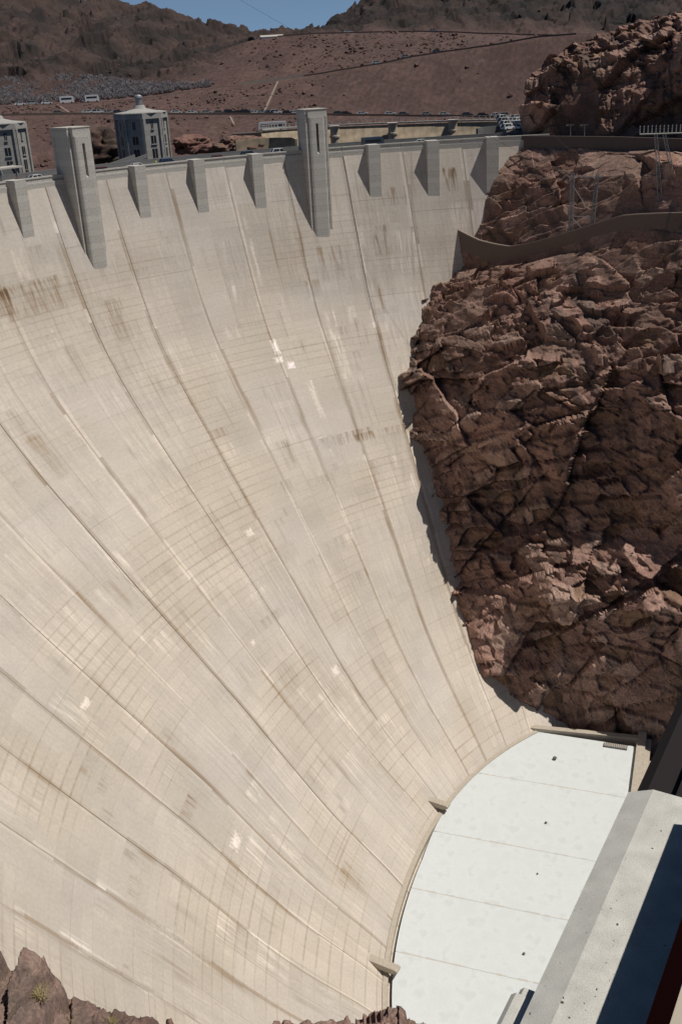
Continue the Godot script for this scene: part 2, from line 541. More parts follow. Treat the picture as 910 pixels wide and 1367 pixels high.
	var tx := ImageTexture.create_from_image(im)
	M.face = []
	for k in 4:
		var m := plain(lin([1.0, 0.985, 0.99, 0.97][k], [1.0, 0.985, 0.99, 0.968][k], [1.0, 0.985, 1.0, 0.955][k]), 0.9)
		m.albedo_texture = tx
		M.face.append(m)

func face_patch(t0: float, t1: float, y0: float, y1: float, off: float, nu: int, nv: int, skirt: float) -> ArrayMesh:
	var v := PackedVector3Array()
	var uvs := PackedVector2Array()
	var gu := nu + 1 + (2 if skirt > 0.0 else 0)
	var gv := nv + 1 + (2 if skirt > 0.0 else 0)
	for j in gv:
		var jj := j - 1 if skirt > 0.0 else j
		var y := lerpf(y0, y1, clampf(float(jj) / nv, 0.0, 1.0))
		for i in gu:
			var ii := i - 1 if skirt > 0.0 else i
			var td := lerpf(t0, t1, clampf(float(ii) / nu, 0.0, 1.0))
			var o := off
			if ii < 0 or ii > nu or jj < 0 or jj > nv: o -= skirt
			v.append(face_point(td, y, o))
			uvs.append(face_uv(td, y))
	if skirt <= 0.0:
		return grid_mesh(v, PackedColorArray(), uvs, gu, gv, false)
	# slab with sharp edges: the front smooth, the four sides flat
	var fv := PackedVector3Array()
	var fu := PackedVector2Array()
	for j in range(1, gv - 1):
		for i in range(1, gu - 1):
			fv.append(v[j * gu + i]); fu.append(uvs[j * gu + i])
	var am := grid_mesh(fv, PackedColorArray(), fu, nu + 1, nv + 1, false)
	var b := MB.new()
	for i in range(1, gu - 2):
		b.quad(v[gu + i + 1], v[gu + i], v[i], v[i + 1])
		b.quad(v[(gv - 2) * gu + i], v[(gv - 2) * gu + i + 1], v[(gv - 1) * gu + i + 1], v[(gv - 1) * gu + i])
	for j in range(1, gv - 2):
		b.quad(v[j * gu + 1], v[(j + 1) * gu + 1], v[(j + 1) * gu], v[j * gu])
		b.quad(v[(j + 1) * gu + gu - 2], v[j * gu + gu - 2], v[j * gu + gu - 1], v[(j + 1) * gu + gu - 1])
	b.uv.fill(uvs[gu + 1])
	var arr := []
	arr.resize(Mesh.ARRAY_MAX)
	arr[Mesh.ARRAY_VERTEX] = b.v
	arr[Mesh.ARRAY_NORMAL] = b.n
	arr[Mesh.ARRAY_TEX_UV] = b.uv
	arr[Mesh.ARRAY_INDEX] = b.idx
	am.add_surface_from_arrays(Mesh.PRIMITIVE_TRIANGLES, arr)
	return am

func ring(b: MB, t0: float, t1: float, n: int, r0: float, r1: float, y0: float, y1: float) -> void:   # arc-shaped wall between two radii
	for i in n:
		var a0 := deg_to_rad(lerpf(t0, t1, float(i) / n))
		var a1 := deg_to_rad(lerpf(t0, t1, float(i + 1) / n))
		var d0 := Vector3(-cos(a0), 0, -sin(a0))
		var d1 := Vector3(-cos(a1), 0, -sin(a1))
		var u0 := Vector3.UP * y0
		var u1 := Vector3.UP * y1
		b.quad(d0 * r0 + u0, d1 * r0 + u0, d1 * r0 + u1, d0 * r0 + u1)
		b.quad(d1 * r1 + u0, d0 * r1 + u0, d0 * r1 + u1, d1 * r1 + u1)
		b.quad(d0 * r0 + u1, d1 * r0 + u1, d1 * r1 + u1, d0 * r1 + u1)
		b.quad(d1 * r0 + u0, d0 * r0 + u0, d0 * r1 + u0, d1 * r1 + u0)
		if i == 0: b.quad(d0 * r1 + u0, d0 * r0 + u0, d0 * r0 + u1, d0 * r1 + u1)
		if i == n - 1: b.quad(d1 * r0 + u0, d1 * r1 + u0, d1 * r1 + u1, d1 * r0 + u1)

func crest_frame(td: float) -> Transform3D:   # origin on the crest, z towards downstream, x to the right seen from downstream
	var a := deg_to_rad(td)
	var inw := Vector3(cos(a), 0, sin(a))
	var right := Vector3.UP.cross(inw)
	return Transform3D(Basis(right, Vector3.UP, inw), -inw * 145.0)

func build_dam() -> void:
	var dam := thing("dam", "great curved pale concrete arch dam filling the canyon", "dam", Vector3.ZERO)
	# solid core behind the facing, crest slab and upstream side
	part("core", face_patch(-44.0, 79.0, -1.0, -139.0, -0.16, 90, 60, 0.0), M.concrete, dam)
	var b := MB.new()
	ring(b, -76.0, 76.0, 76, 144.4, 160.0, -3.2, -1.15)
	part("crest_slab", b.mesh(), M.concrete_grey, dam)
	b = MB.new()
	ring(b, -76.0, 76.0, 76, 158.6, 159.6, -60.0, -3.2)
	part("upstream_wall", b.mesh(), M.concrete_grey, dam)
	# facing: columns between radial joints, each poured in tall blocks
	rng.seed = 21
	for c in range(-11, 8):
		var tc := 30.4 + PITCH_DEG * c
		var coff := rng.randf_range(-0.09, 0.09)
		var gap := 0.014
		var y := -2.3
		while y > -138.0:
			var hgt := 1.524 * rng.randi_range(4, 8) * (1.0 if y < -12 else 1.25)
			var y1 := maxf(y - hgt, -139.0)
			if y1 < -134.0: y1 = -139.0
			var off := coff + rng.randf_range(-0.035, 0.035)
			part("concrete_block", face_patch(tc - PITCH_DEG * 0.5 + gap, tc + PITCH_DEG * 0.5 - gap, y, y1 + 0.02, off, 4, maxi(3, int((y - y1) / 2.0)), 0.6), M.face[rng.randi_range(0, 3)], dam)
			y = y1
	# parapet with a wider coping, in column lengths
	for c in range(-11, 8):
		var t0 := 30.4 + PITCH_DEG * (c - 0.5) + 0.02
		var t1 := t0 + PITCH_DEG - 0.04
		b = MB.new()
		ring(b, t0, minf(t1, 75.6), 4, 144.75, 145.35, -2.6, -0.28)
		var pp := part("parapet", b.mesh(), M.concrete_grey, dam)
		b = MB.new()
		ring(b, t0, minf(t1, 75.6), 4, 144.6, 145.5, -0.28, 0.0)
		part("coping", b.mesh(), M.concrete, pp)
	b = MB.new()
	ring(b, -60.0, 75.6, 60, 158.3, 158.9, -1.15, 0.15)
	part("upstream_parapet", b.mesh(), M.dark_parapet, dam)
	# pilasters: upright prisms that die into the battered face
	for c in range(-3, 7):
		var tower := c == -1 or c == 3
		if tower: continue
		var f := crest_frame(30.4 + PITCH_DEG * c)
		b = MB.new()
		var w := 1.5 if c < 3 else 1.62
		b.box(Vector3(-w, -14.0, -1.2), Vector3(w, 0.12, 3.15))
		var pl := part("pilaster", b.mesh(), M.concrete_grey, dam)
		pl.transform = f
	build_road()

func build_road() -> void:
	var b := MB.new()
	ring(b, -76.0, 75.6, 76, 146.9, 156.9, -1.15, -1.12)
	struct("road", b.mesh(), M.asphalt, "asphalt road along the crest of the dam")
	b = MB.new()
	ring(b, -76.0, 75.6, 76, 145.36, 146.9, -1.15, -0.98)
	struct("pavement", b.mesh(), M.concrete, "narrow concrete footway beside the downstream parapet")

func build_crest_tower(td: float, label: String, zf: float) -> void:
	var f := crest_frame(td)
	var t := thing("crest_tower", label, "tower", Vector3.ZERO, 0.0, "towers standing on the dam crest")
	t.transform = f
	var b := MB.new()
	var top := 9.7
	b.prism([Vector2(-2.8, -1.6), Vector2(-2.8, 3.9), Vector2(2.8, 3.9), Vector2(2.8, -1.6)], -24.0, top - 1.0)
	part("shaft", b.mesh(), M.concrete_grey, t)
	# broad front pier with a tall slot; grooves separate it from the corner piers
	b = MB.new()
	b.prism([Vector2(-2.25, 3.5), Vector2(-2.25, zf - 0.5), Vector2(-1.95, zf - 0.12), Vector2(-1.5, zf), Vector2(-0.34, zf), Vector2(-0.34, 3.5)], -30.0, 7.9)
	b.prism([Vector2(0.34, 3.5), Vector2(0.34, zf), Vector2(1.5, zf), Vector2(1.95, zf - 0.12), Vector2(2.25, zf - 0.5), Vector2(2.25, 3.5)], -30.0, 7.9)
	b.prism([Vector2(-0.34, 3.5), Vector2(-0.34, zf), Vector2(0.34, zf), Vector2(0.34, 3.5)], -30.0, -0.9)
	b.prism([Vector2(-0.34, 3.5), Vector2(-0.34, zf), Vector2(0.34, zf), Vector2(0.34, 3.5)], 6.4, 7.9)
	b.box(Vector3(-0.34, -0.9, 3.5), Vector3(0.34, 6.4, 4.1))
	# splayed sill at the foot of the slot
	b.hexa([Vector3(-0.34, -0.9, zf - 0.02), Vector3(0.34, -0.9, zf - 0.02), Vector3(0.34, -0.9, 4.1), Vector3(-0.34, -0.9, 4.1),
		Vector3(-0.34, -0.85, zf - 0.02), Vector3(0.34, -0.85, zf - 0.02), Vector3(0.34, 1.0, 4.1), Vector3(-0.34, 1.0, 4.1)])
	part("front_pier", b.mesh(), M.concrete_grey, t)
	for s in [-1.0, 1.0]:
		b = MB.new()
		var x0: float = minf(s * 2.42, s * 2.95)
		var x1: float = maxf(s * 2.42, s * 2.95)
		b.prism([Vector2(x0, 3.4), Vector2(x0, 4.85), Vector2(x1, 4.85), Vector2(x1, 3.4)], -30.0, 8.3)
		part("corner_pier", b.mesh(), M.concrete_grey, t)
		b = MB.new()
		b.prism([Vector2(x0, -1.8), Vector2(x0, -1.0), Vector2(x1, -1.0), Vector2(x1, -1.8)], -3.0, 8.3)
		part("corner_pier", b.mesh(), M.concrete_grey, t)
	b = MB.new()
	b.box(Vector3(-3.0, 8.0, -1.85), Vector3(3.0, top, 4.65))
	b.box(Vector3(-2.3, 7.9, 4.65), Vector3(2.3, top, zf - 0.15))
	var cap := part("cap", b.mesh(), M.concrete_grey, t)
	b = MB.new()
	b.box(Vector3(-3.1, top, -1.95), Vector3(3.1, top + 0.18, 4.75))
	b.box(Vector3(-2.4, top, 4.75), Vector3(2.4, top + 0.18, zf - 0.05))
	part("coping", b.mesh(), M.concrete, cap)
	b = MB.new()
	b.box(Vector3(-0.33, 1.05, 4.105), Vector3(0.33, 6.38, 4.14))
	part("slot_window", b.mesh(), M.glass, t)

func build_intake_tower(at: Vector3, turn: float, label: String) -> void:
	var t := thing("intake_tower", label, "tower", at, turn, "intake towers in the reservoir behind the dam")
	var R := 8.0
	var eave := 13.0
	var b := MB.new()
	var poly := []
	for k in 8:
		var a := -TAU * (k + 0.5) / 8.0
		poly.append(Vector2(cos(a) * R * 0.985, sin(a) * R * 0.985))
	b.prism(poly, -45.0, eave)
	part("wall", b.mesh(), M.tower_grey, t)
	b = MB.new()
	var p2 := []
	for k in 8:
		var a := -TAU * (k + 0.5) / 8.0
		p2.append(Vector2(cos(a) * (R + 0.45), sin(a) * (R + 0.45)))
	b.prism(p2, eave - 1.6, eave)
	part("cornice", b.mesh(), M.tower_grey, t)
	b = MB.new()
	b.lathe(Vector3.ZERO, [Vector2(R + 0.2, eave), Vector2(R + 0.1, eave + 0.25), Vector2(4.6, eave + 0.7), Vector2(2.0, eave + 1.3), Vector2(1.5, eave + 2.3), Vector2(0.01, eave + 2.3)], 16)
	part("roof", b.mesh(), M.tower_grey, t)
	b = MB.new()
	b.lathe(Vector3.ZERO, [Vector2(1.1, eave + 2.3), Vector2(1.1, eave + 4.3), Vector2(1.3, eave + 4.4), Vector2(1.2, eave + 4.9), Vector2(0.7, eave + 5.3), Vector2(0.01, eave + 5.4)], 14)
	part("lantern", b.mesh(), M.steel, t)
	for k in 8:
		var a := TAU * k / 8.0
		var fr := Transform3D(Basis(Vector3.UP, a), Vector3.ZERO)
		var half := R * sin(PI / 8.0)
		var apo := R * cos(PI / 8.0) * 0.985
		# corner buttress
		b = MB.new()
		b.box(Vector3(half - 0.75, -8.0, apo - 0.4), Vector3(half + 0.02, eave - 1.6, apo + 0.55))
		b.box(Vector3(-half - 0.02, -8.0, apo - 0.4), Vector3(-half + 0.75, eave - 1.6, apo + 0.55))
		part("buttress", b.mesh(), M.tower_grey, t).transform = fr
		for w in [[0.9, -3.0, 2.6], [0.9, 4.0, 6.4], [0.42, 8.4, 10.6]]:
			b = MB.new()
			b.box(Vector3(-w[0], w[1], apo - 0.1), Vector3(w[0], w[2], apo + 0.03))
			var wd := part("window", b.mesh(), M.glass, t)
			wd.transform = fr
			b = MB.new()
			b.box(Vector3(-w[0] - 0.12, w[1] - 0.25, apo + 0.005), Vector3(w[0] + 0.12, w[1], apo + 0.3))
			b.box(Vector3(-0.06, w[1], apo + 0.03), Vector3(0.06, w[2], apo + 0.09))
			if w[2] - w[1] > 3.0:
				b.box(Vector3(-w[0], w[1] + 2.6, apo + 0.03), Vector3(w[0], w[1] + 2.72, apo + 0.08))
			part("sill", b.mesh(), M.tower_grey, wd)

# ------------------------------------------------------------------ power house roof at the toe
func build_power_house() -> void:
	var yr := -132.0
	var t := thing("power_house", "flat white power house roof with tan parapets at the dam toe", "building", Vector3.ZERO)
	var b := MB.new()
	b.box(Vector3(-22.0, -150.0, -55.0), Vector3(3.0, yr - 1.2, 60.0))
	part("wall", b.mesh(), M.concrete_tan, t)
	var zs := [-55.6, -36.2, -14.5, 2.8, 19.0, 36.0, 54.0]
	for k in zs.size() - 1:
		b = MB.new()
		var n := 10
		for i in n:
			var z0: float = lerpf(zs[k] + 0.07, zs[k + 1] - 0.07, float(i) / n)
			var z1: float = lerpf(zs[k] + 0.07, zs[k + 1] - 0.07, float(i + 1) / n)
			var xa := roof_edge(z0) + (0.9 if z0 > -6.0 else lerpf(0.9, 0.12, clampf((-6.0 - z0) / 12.0, 0, 1)))
			var xb := roof_edge(z1) + (0.9 if z1 > -6.0 else lerpf(0.9, 0.12, clampf((-6.0 - z1) / 12.0, 0, 1)))
			b.hexa([Vector3(xb, yr - 1.0, z1), Vector3(0.4, yr - 1.0, z1), Vector3(0.4, yr - 1.0, z0), Vector3(xa, yr - 1.0, z0),
				Vector3(xb, yr, z1), Vector3(0.4, yr, z1), Vector3(0.4, yr, z0), Vector3(xa, yr, z0)])
		part("roof_panel", b.mesh(), M.roof_white, t)
	# dirt-filled joint strips between the panels
	for k in range(1, zs.size() - 1):
		b = MB.new()
		var x0 := roof_edge(zs[k]) + 1.0
		var m := 40
		var rr := RandomNumberGenerator.new()
		rr.seed = 300 + k
		for i in m:
			var xa := lerpf(x0, 0.3, float(i) / m)
			var xb := lerpf(x0, 0.3, float(i + 1) / m)
			var wj := rr.randf_range(0.08, 0.30)
			if rr.randf() < 0.3: wj = 0.07
			b.box(Vector3(xa, yr - 0.5, zs[k] - wj), Vector3(xb, yr + 0.006, zs[k] + wj * 0.6))
		part("joint_seal", b.mesh(), M.seal, t)
	# raised kerb round the far and downstream sides
	b = MB.new()
	b.hexa([Vector3(-24.4, yr - 2.0, -55.4), Vector3(0.5, yr - 2.0, -57.6), Vector3(0.5, yr - 2.0, -59.0), Vector3(-24.4, yr - 2.0, -56.9),
		Vector3(-24.4, yr + 0.9, -55.4), Vector3(0.5, yr + 0.9, -57.6), Vector3(0.5, yr + 0.9, -59.0), Vector3(-24.4, yr + 0.9, -56.9)])
	part("parapet", b.mesh(), M.concrete_tan, t)
	b = MB.new()
	b.box(Vector3(0.55, yr - 3.0, -60.2), Vector3(2.5, yr + 1.3, 60.0))
	part("parapet", b.mesh(), M.concrete_tan, t)
	b = MB.new()
	b.box(Vector3(2.52, yr - 4.0, -58.4), Vector3(3.7, yr + 0.6, 60.0))
	part("ledge", b.mesh(), M.concrete_tan, t)
	b = MB.new()
	b.box(Vector3(3.72, yr - 12.0, -53.6), Vector3(24.0, yr - 2.0, -52.2))
	part("parapet", b.mesh(), M.concrete_tan, t)
	b = MB.new()
	b.box(Vector3(3.72, yr - 12.0, -52.2), Vector3(24.0, yr - 3.0, 60.0))
	part("lower_roof", b.mesh(), M.roof_white, t)
	# long louvred hatch near the far corner
	var h := Node3D.new()
	b = MB.new()
	b.box(Vector3(-6.9, yr, -54.9), Vector3(-1.5, yr + 0.35, -53.4))
	var hatch := part("hatch", b.mesh(), M.dark_parapet, t)
	h.free()
	for i in 12:
		b = MB.new()
		var x := -6.7 + i * 0.43
		b.box(Vector3(x, yr + 0.35, -54.8), Vector3(x + 0.22, yr + 0.5, -53.5))
		part("slat", b.mesh(), M.concrete_tan, hatch)
	# small roof ventilators
	for q in [[-17.2, -45.7, 0.5], [-15.9, -23.2, 0.28], [-15.3, -7.7, 0.2], [-14.5, 13.2, 0.27]]:
		b = MB.new()
		b.lathe(Vector3(q[0], yr, q[1]), [Vector2(q[2] * 0.6, 0.0), Vector2(q[2] * 0.6, q[2] * 0.9), Vector2(q[2], q[2] * 1.0), Vector2(q[2] * 0.8, q[2] * 1.35), Vector2(0.01, q[2] * 1.6)], 10)
		part("roof_vent", b.mesh(), M.door_grey, t)
	# curved concrete ledge along the foot of the dam face
	var pts := []
	for i in 61: pts.append(lerpf(-55.5, 56.0, i / 60.0))
	b = MB.new()
	for i in 60:
		var z0: float = pts[i]
		var z1: float = pts[i + 1]
		var wl := -0.15
		b.hexa([Vector3(roof_edge(z1) - 2.0, yr - 3.0, z1), Vector3(roof_edge(z1) + 0.1, yr - 3.0, z1), Vector3(roof_edge(z0) + 0.1, yr - 3.0, z0), Vector3(roof_edge(z0) - 2.0, yr - 3.0, z0),
			Vector3(roof_edge(z1) - wl - 1.0, yr + 0.3, z1), Vector3(roof_edge(z1) + 0.1, yr + 0.2, z1), Vector3(roof_edge(z0) + 0.1, yr + 0.2, z0), Vector3(roof_edge(z0) - wl - 1.0, yr + 0.3, z0)])
	single("toe_ledge", b.mesh(), M.concrete_tan, "narrow curved concrete ledge between the dam foot and white roof", "ledge")
	# two short beams that reach from the dam face over the ledge
	var n := 0
	for q in [[Vector3(-43.4, yr + 1.2, -22.3), Vector3(-36.6, yr + 1.2, -21.0)], [Vector3(-42.2, yr + 1.2, 23.3), Vector3(-35.0, yr + 1.2, 24.6)]]:
		var d: Vector3 = (q[1] - q[0]).normalized()
		var sd := d.cross(Vector3.UP)
		b = MB.new()
		var L: float = (q[1] - q[0]).length()
		var sec := [Vector2(0, -0.2), Vector2(L - 1.2, -0.2), Vector2(L, 0.4), Vector2(L, 0.8), Vector2(L - 0.4, 1.0), Vector2(0, 1.0)]
		b.extrude(sec, q[0] - sd * 0.75, d, Vector3.UP, sd, 0.0, 1.5)
		var o := thing("bracket_beam", ["short concrete beam from dam face to white roof, nearer the canyon wall", "short concrete beam from dam face to white roof, nearer the foreground rocks"][n], "beam", Vector3.ZERO, 0.0, "beams at the toe of the dam")
		part("beam", b.mesh(), M.concrete_tan, o)
		b = MB.new()
		b.box(Vector3(-0.8, -2.2, -1.15), Vector3(0.9, 1.2, -0.8))
		b.box(Vector3(-0.8, -2.2, 0.8), Vector3(0.9, 1.2, 1.15))
		var cheek := part("cheek_wall", b.mesh(), M.concrete_tan, o)
		cheek.transform = Transform3D(Basis(d, Vector3.UP, sd), q[0])
		n += 1

func roof_edge(z: float) -> float:   # x of the dam face foot at roof level
	var z2 := z
	var lo := -60.0
	var hi := 0.0
	for it in 24:
		var mid := (lo + hi) * 0.5
		var th := rad_to_deg(atan2(-z2, -mid))
		var r := profile(-132.0) * (1.0 + 0.5 * pow(th / 68.0, 2.0))
		if Vector2(mid, z2).length() > r: lo = mid
		else: hi = mid
	return (lo + hi) * 0.5 + 0.9

# ------------------------------------------------------------------ rock
func setup_noise() -> void:
	n_big = noise(FastNoiseLite.TYPE_SIMPLEX_SMOOTH, 0.022, 3, 101)
	n_mid = noise(FastNoiseLite.TYPE_SIMPLEX_SMOOTH, 0.10, 4, 102)
	n_fine = noise(FastNoiseLite.TYPE_SIMPLEX_SMOOTH, 0.5, 3, 103)
	n_cell1 = cells(0.075, 104, FastNoiseLite.RETURN_CELL_VALUE, 5.0)
	n_cell2 = cells(0.19, 105, FastNoiseLite.RETURN_CELL_VALUE, 2.2)
	n_cell3 = cells(0.5, 106, FastNoiseLite.RETURN_CELL_VALUE, 0.8)
	n_ridge = noise(FastNoiseLite.TYPE_SIMPLEX_SMOOTH, 0.045, 4, 107)
	n_ridge.fractal_type = FastNoiseLite.FRACTAL_RIDGED
	rng.seed = 404
	for i in 4096:
		FT.append(rng.randf()); FT.append(rng.randf())
		for q in 3: FT.append(rng.randf_range(-1.0, 1.0))

var FT := PackedFloat32Array()
var f_edge := 0.0
var f_off := 0.0
func facet(a: float, b: float, sc: float, so: int) -> float:   # planar facets of an irregular cell pattern
	var fx := a / sc
	var fy := b / sc
	var ix := int(floor(fx))
	var iy := int(floor(fy))
	var best := 1e9
	var second := 1e9
	var bk := 0
	var lx := 0.0
	var ly := 0.0
	for dy in range(-1, 2):
		for dx in range(-1, 2):
			var k := (((iy + dy + so * 5) & 63) * 64 + ((ix + dx + so * 11) & 63)) * 5
			var ex := fx - ix - dx - FT[k]
			var ey := fy - iy - dy - FT[k + 1]
			var d := ex * ex + ey * ey
			if d < best:
				second = best; best = d; bk = k; lx = ex; ly = ey
			elif d < second: second = d
	f_edge = sqrt(second) - sqrt(best)
	f_off = FT[bk + 2]
	return FT[bk + 2] + FT[bk + 3] * lx * 1.3 + FT[bk + 4] * ly * 1.3

var rock_tone := 0.0
var rock_vein := 0.0
var rock_a := 0.0
var rock_b := 0.0
func crag(p: Vector3, k: float) -> float:   # angular broken rock; k scales the pattern
	var wx := n_mid.get_noise_3dv(p * 0.5 * k) * 1.1 / k
	var wy := n_mid.get_noise_3d(p.z * 0.5 * k, p.x * 0.5 * k + 31.0, p.y * 0.5 * k) * 1.1 / k
	var a := 0.87 * p.x - 0.5 * p.z + wx + 0.22 * p.y
	var b := p.y - 0.42 * p.z - 0.32 * p.x + wy
	var big := n_big.get_noise_3dv(p * k)
	var d := 1.6 * big + 2.8 * facet(a * 0.7 - b * 0.3, b * 0.9 + a * 0.2, 31.0 / k, 9) + 2.6 * facet(a * 0.8, b, 12.0 / k, 1)
	rock_tone = f_off * 0.45
	var o1 := f_off
	if f_edge < 0.045 and big > -0.05: d -= 1.1 * (1.0 - f_edge / 0.045)
	# beds that lean out and step back: shadowed fronts, sunlit ledges
	var h := b * k / 6.3 + 0.8 * o1 + 0.10 * a * k / 6.3
	var saw = h - floor(h)
	d += 1.7 * (saw if saw < 0.93 else (1.0 - saw) / 0.07 * 0.93) * clampf(0.45 + 2.2 * n_mid.get_noise_3dv(p * 0.25 * k + Vector3(9, 70, 4)), 0.0, 1.0)
	d += 1.15 * facet(a, b * 1.25, 4.8 / k, 2)
	rock_vein = f_off
	rock_tone += f_off * 0.4
	d += 0.38 * facet(a + 0.3 * b, b, 2.1 / k, 3)
	rock_tone += f_off * 0.3
	d += 0.13 * facet(a - 0.4 * b, b + wx, 0.95 / k, 4)
	rock_tone += f_off * 0.2
	rock_a = a
	rock_b = b
	return (d + 0.22 * n_mid.get_noise_3dv(p * k) + 0.11 * n_fine.get_noise_3dv(p * k)) / sqrt(k)

func rock_colour(p: Vector3, warm: float) -> Color:   # after crag(): uses the tone of the facet
	var m := clampf(0.5 + 0.9 * n_mid.get_noise_3dv(p * 0.6), 0.0, 1.0)
	var v := clampf(0.35 + 1.6 * n_big.get_noise_3dv(p * 1.7 + Vector3(40, 0, 9)), 0.0, 1.0)
	var c := Color(0.33, 0.175, 0.130).lerp(Color(0.43, 0.265, 0.21), m)
	c = c.lerp(Color(0.17, 0.095, 0.072), 0.55 * v)
	if rock_vein > 0.45: c = c.lerp(Color(0.44, 0.315, 0.25), 0.55 * (rock_vein - 0.45) / 0.55)
	elif rock_vein < -0.5: c = c.lerp(Color(0.33, 0.20, 0.11), 0.6 * (-0.5 - rock_vein) / 0.5)
	# dark desert varnish that ran down the faces
	var run := n_mid.get_noise_2d(rock_a * 2.6, rock_b * 0.22) + 0.6 * n_big.get_noise_2d(rock_a * 1.5, rock_b * 0.8)
	c = c.lerp(Color(0.10, 0.07, 0.06), 0.7 * clampf((run - 0.12) * 3.0, 0.0, 1.0))
	var k := (1.0 + 0.30 * rock_tone) * warm
	k *= 1.0 + 0.25 * n_fine.get_noise_3dv(p * 0.7)
	return Color(c.r * k, c.g * k, c.b * k)

func poly_at(row: Array, u: float) -> Vector3:
	var f := clampf(u, 0.0, 1.0) * (row.size() - 1)
	var i := mini(int(f), row.size() - 2)
	var t := f - i
	var p0: Vector3 = row[maxi(i - 1, 0)]
	var p1: Vector3 = row[i]
	var p2: Vector3 = row[i + 1]
	var p3: Vector3 = row[mini(i + 2, row.size() - 1)]
	return p1.cubic_interpolate(p2, p0, p3, t).lerp(p1.lerp(p2, t), 0.5)

# top line of the low road wall, from the dam to the right
const TRAIL := [Vector3(-61.5, -22.0, -129.8), Vector3(-51.4, -25.1, -123.0), Vector3(-42.2, -25.7, -117.0), Vector3(-33.7, -23.4, -112.0), Vector3(-23.8, -19.8, -106.0), Vector3(-13.0, -16.0, -101.0), Vector3(0.4, -14.8, -96.0), Vector3(14.5, -14.4, -92.0), Vector3(30.0, -14.0, -88.0), Vector3(60.0, -13.5, -80.0)]
# top line of the retaining wall of the main road beyond the dam end
const RETAIN := [Vector3(-44.0, -0.1, -139.0), Vector3(-39.6, -0.1, -136.6), Vector3(-30.0, -0.1, -131.0), Vector3(-22.0, -0.1, -126.5), Vector3(-15.5, -0.1, -122.0), Vector3(-1.0, -0.3, -112.5), Vector3(13.0, -0.3, -103.0), Vector3(26.0, -0.3, -95.0), Vector3(60.0, -0.3, -80.0)]

func shifted(row: Array, d: Vector3) -> Array:
	var o := []
	for q in row: o.append(q + d)
	return o

func build_canyon_wall() -> void:
	var rows := [
		[Vector3(-32, -150, -58), Vector3(-24, -150, -51.5), Vector3(-6, -150, -60.8), Vector3(15, -150, -62.5), Vector3(60, -150, -64)],
		[Vector3(-46, -118, -72), Vector3(-37.5, -118, -65.0), Vector3(-12, -118, -61.2), Vector3(15, -118, -61.5), Vector3(60, -118, -60)],
		[Vector3(-58, -98, -90), Vector3(-50, -98, -82.5), Vector3(-22, -98, -65), Vector3(12, -98, -60.5), Vector3(60, -97, -58)],
		[Vector3(-63, -86, -97), Vector3(-56, -86, -90), Vector3(-28, -87, -78), Vector3(10, -86, -73), Vector3(60, -85, -70)],
		[Vector3(-75, -60, -114), Vector3(-67.5, -60, -104.5), Vector3(-35, -57, -83), Vector3(5, -56, -76), Vector3(60, -58, -70)],
		[Vector3(-78, -49, -122), Vector3(-69.5, -49, -111.5), Vector3(-40, -47, -90), Vector3(2, -47, -79), Vector3(60, -48, -72)],
		[Vector3(-72, -34, -136), Vector3(-64.5, -34, -124.5), Vector3(-40, -34, -105), Vector3(0, -33, -89), Vector3(60, -33, -80)]]
	rows.append(shifted(TRAIL, Vector3(0.6, -5.0, 1.4)))
	rows.append(shifted(TRAIL, Vector3(-0.2, -2.2, -0.5)))
	rows.append(shifted(TRAIL, Vector3(-0.6, -1.2, -4.5)))
	var mids := []
	for i in 9: mids.append(poly_at(TRAIL, i / 8.0).lerp(poly_at(RETAIN, i / 8.0), 0.52) + Vector3(0, 0.6, 0))
	rows.append(mids)
	rows.append(shifted(RETAIN, Vector3(0.8, -3.4, 2.0)))
	rows.append(shifted(RETAIN, Vector3(-0.3, -2.8, -0.6)))
	var sub := [64, 62, 48, 84, 46, 72, 54, 8, 12, 76, 62, 6]
	var amp := [0.25, 0.6, 1.1, 0.9, 0.95, 1.1, 0.95, 0.25, 0.0, 0.15, 0.75, 0.22, 0.0]
	var nu := 540
	var v := PackedVector3Array()
	var col := PackedColorArray()
	var nv := 0
	for k in rows.size() - 1:
		for j in sub[k] + (1 if k == rows.size() - 2 else 0):
			var t: float = float(j) / sub[k]
			nv += 1
			for i in nu:
				var u: float = pow(float(i) / (nu - 1), 1.25)
				var p := poly_at(rows[k], u).lerp(poly_at(rows[k + 1], u), t)
				var am := lerpf(amp[k], amp[k + 1], t)
				var d := crag(p, 1.0)
				if k < 6: d += 0.8 if k == 0 else -0.1
				# pockets of soil and scree on the flatter ground
				var soil := 0.0
				if k >= 5: soil = clampf((n_big.get_noise_3dv(p * 1.5 + Vector3(17, 3, 60)) - 0.02) * 4.5, 0.0, 1.0) * (0.75 if k < 9 else 1.0)
				d *= 1.0 - 0.72 * soil
				var dir := Vector3(0.05, 0.22, 0.97) if k < 5 else Vector3(0.05, 0.75, 0.66)
				p += dir * d * am 
				v.append(p)
				var warm := 1.0
				if k >= 9: warm = 1.05
				var rc := rock_colour(p, warm * 1.08)
				var sg := 1.0 + 0.35 * n_fine.get_noise_3dv(p * 1.4)
				col.append(rc.lerp(Color(0.31 * sg, 0.195 * sg, 0.15 * sg), 0.75 * soil))
	struct("canyon_wall", grid_mesh(v, col, PackedVector2Array(), nu, nv, false), M.rock, "craggy red-brown canyon wall at the right of the dam")

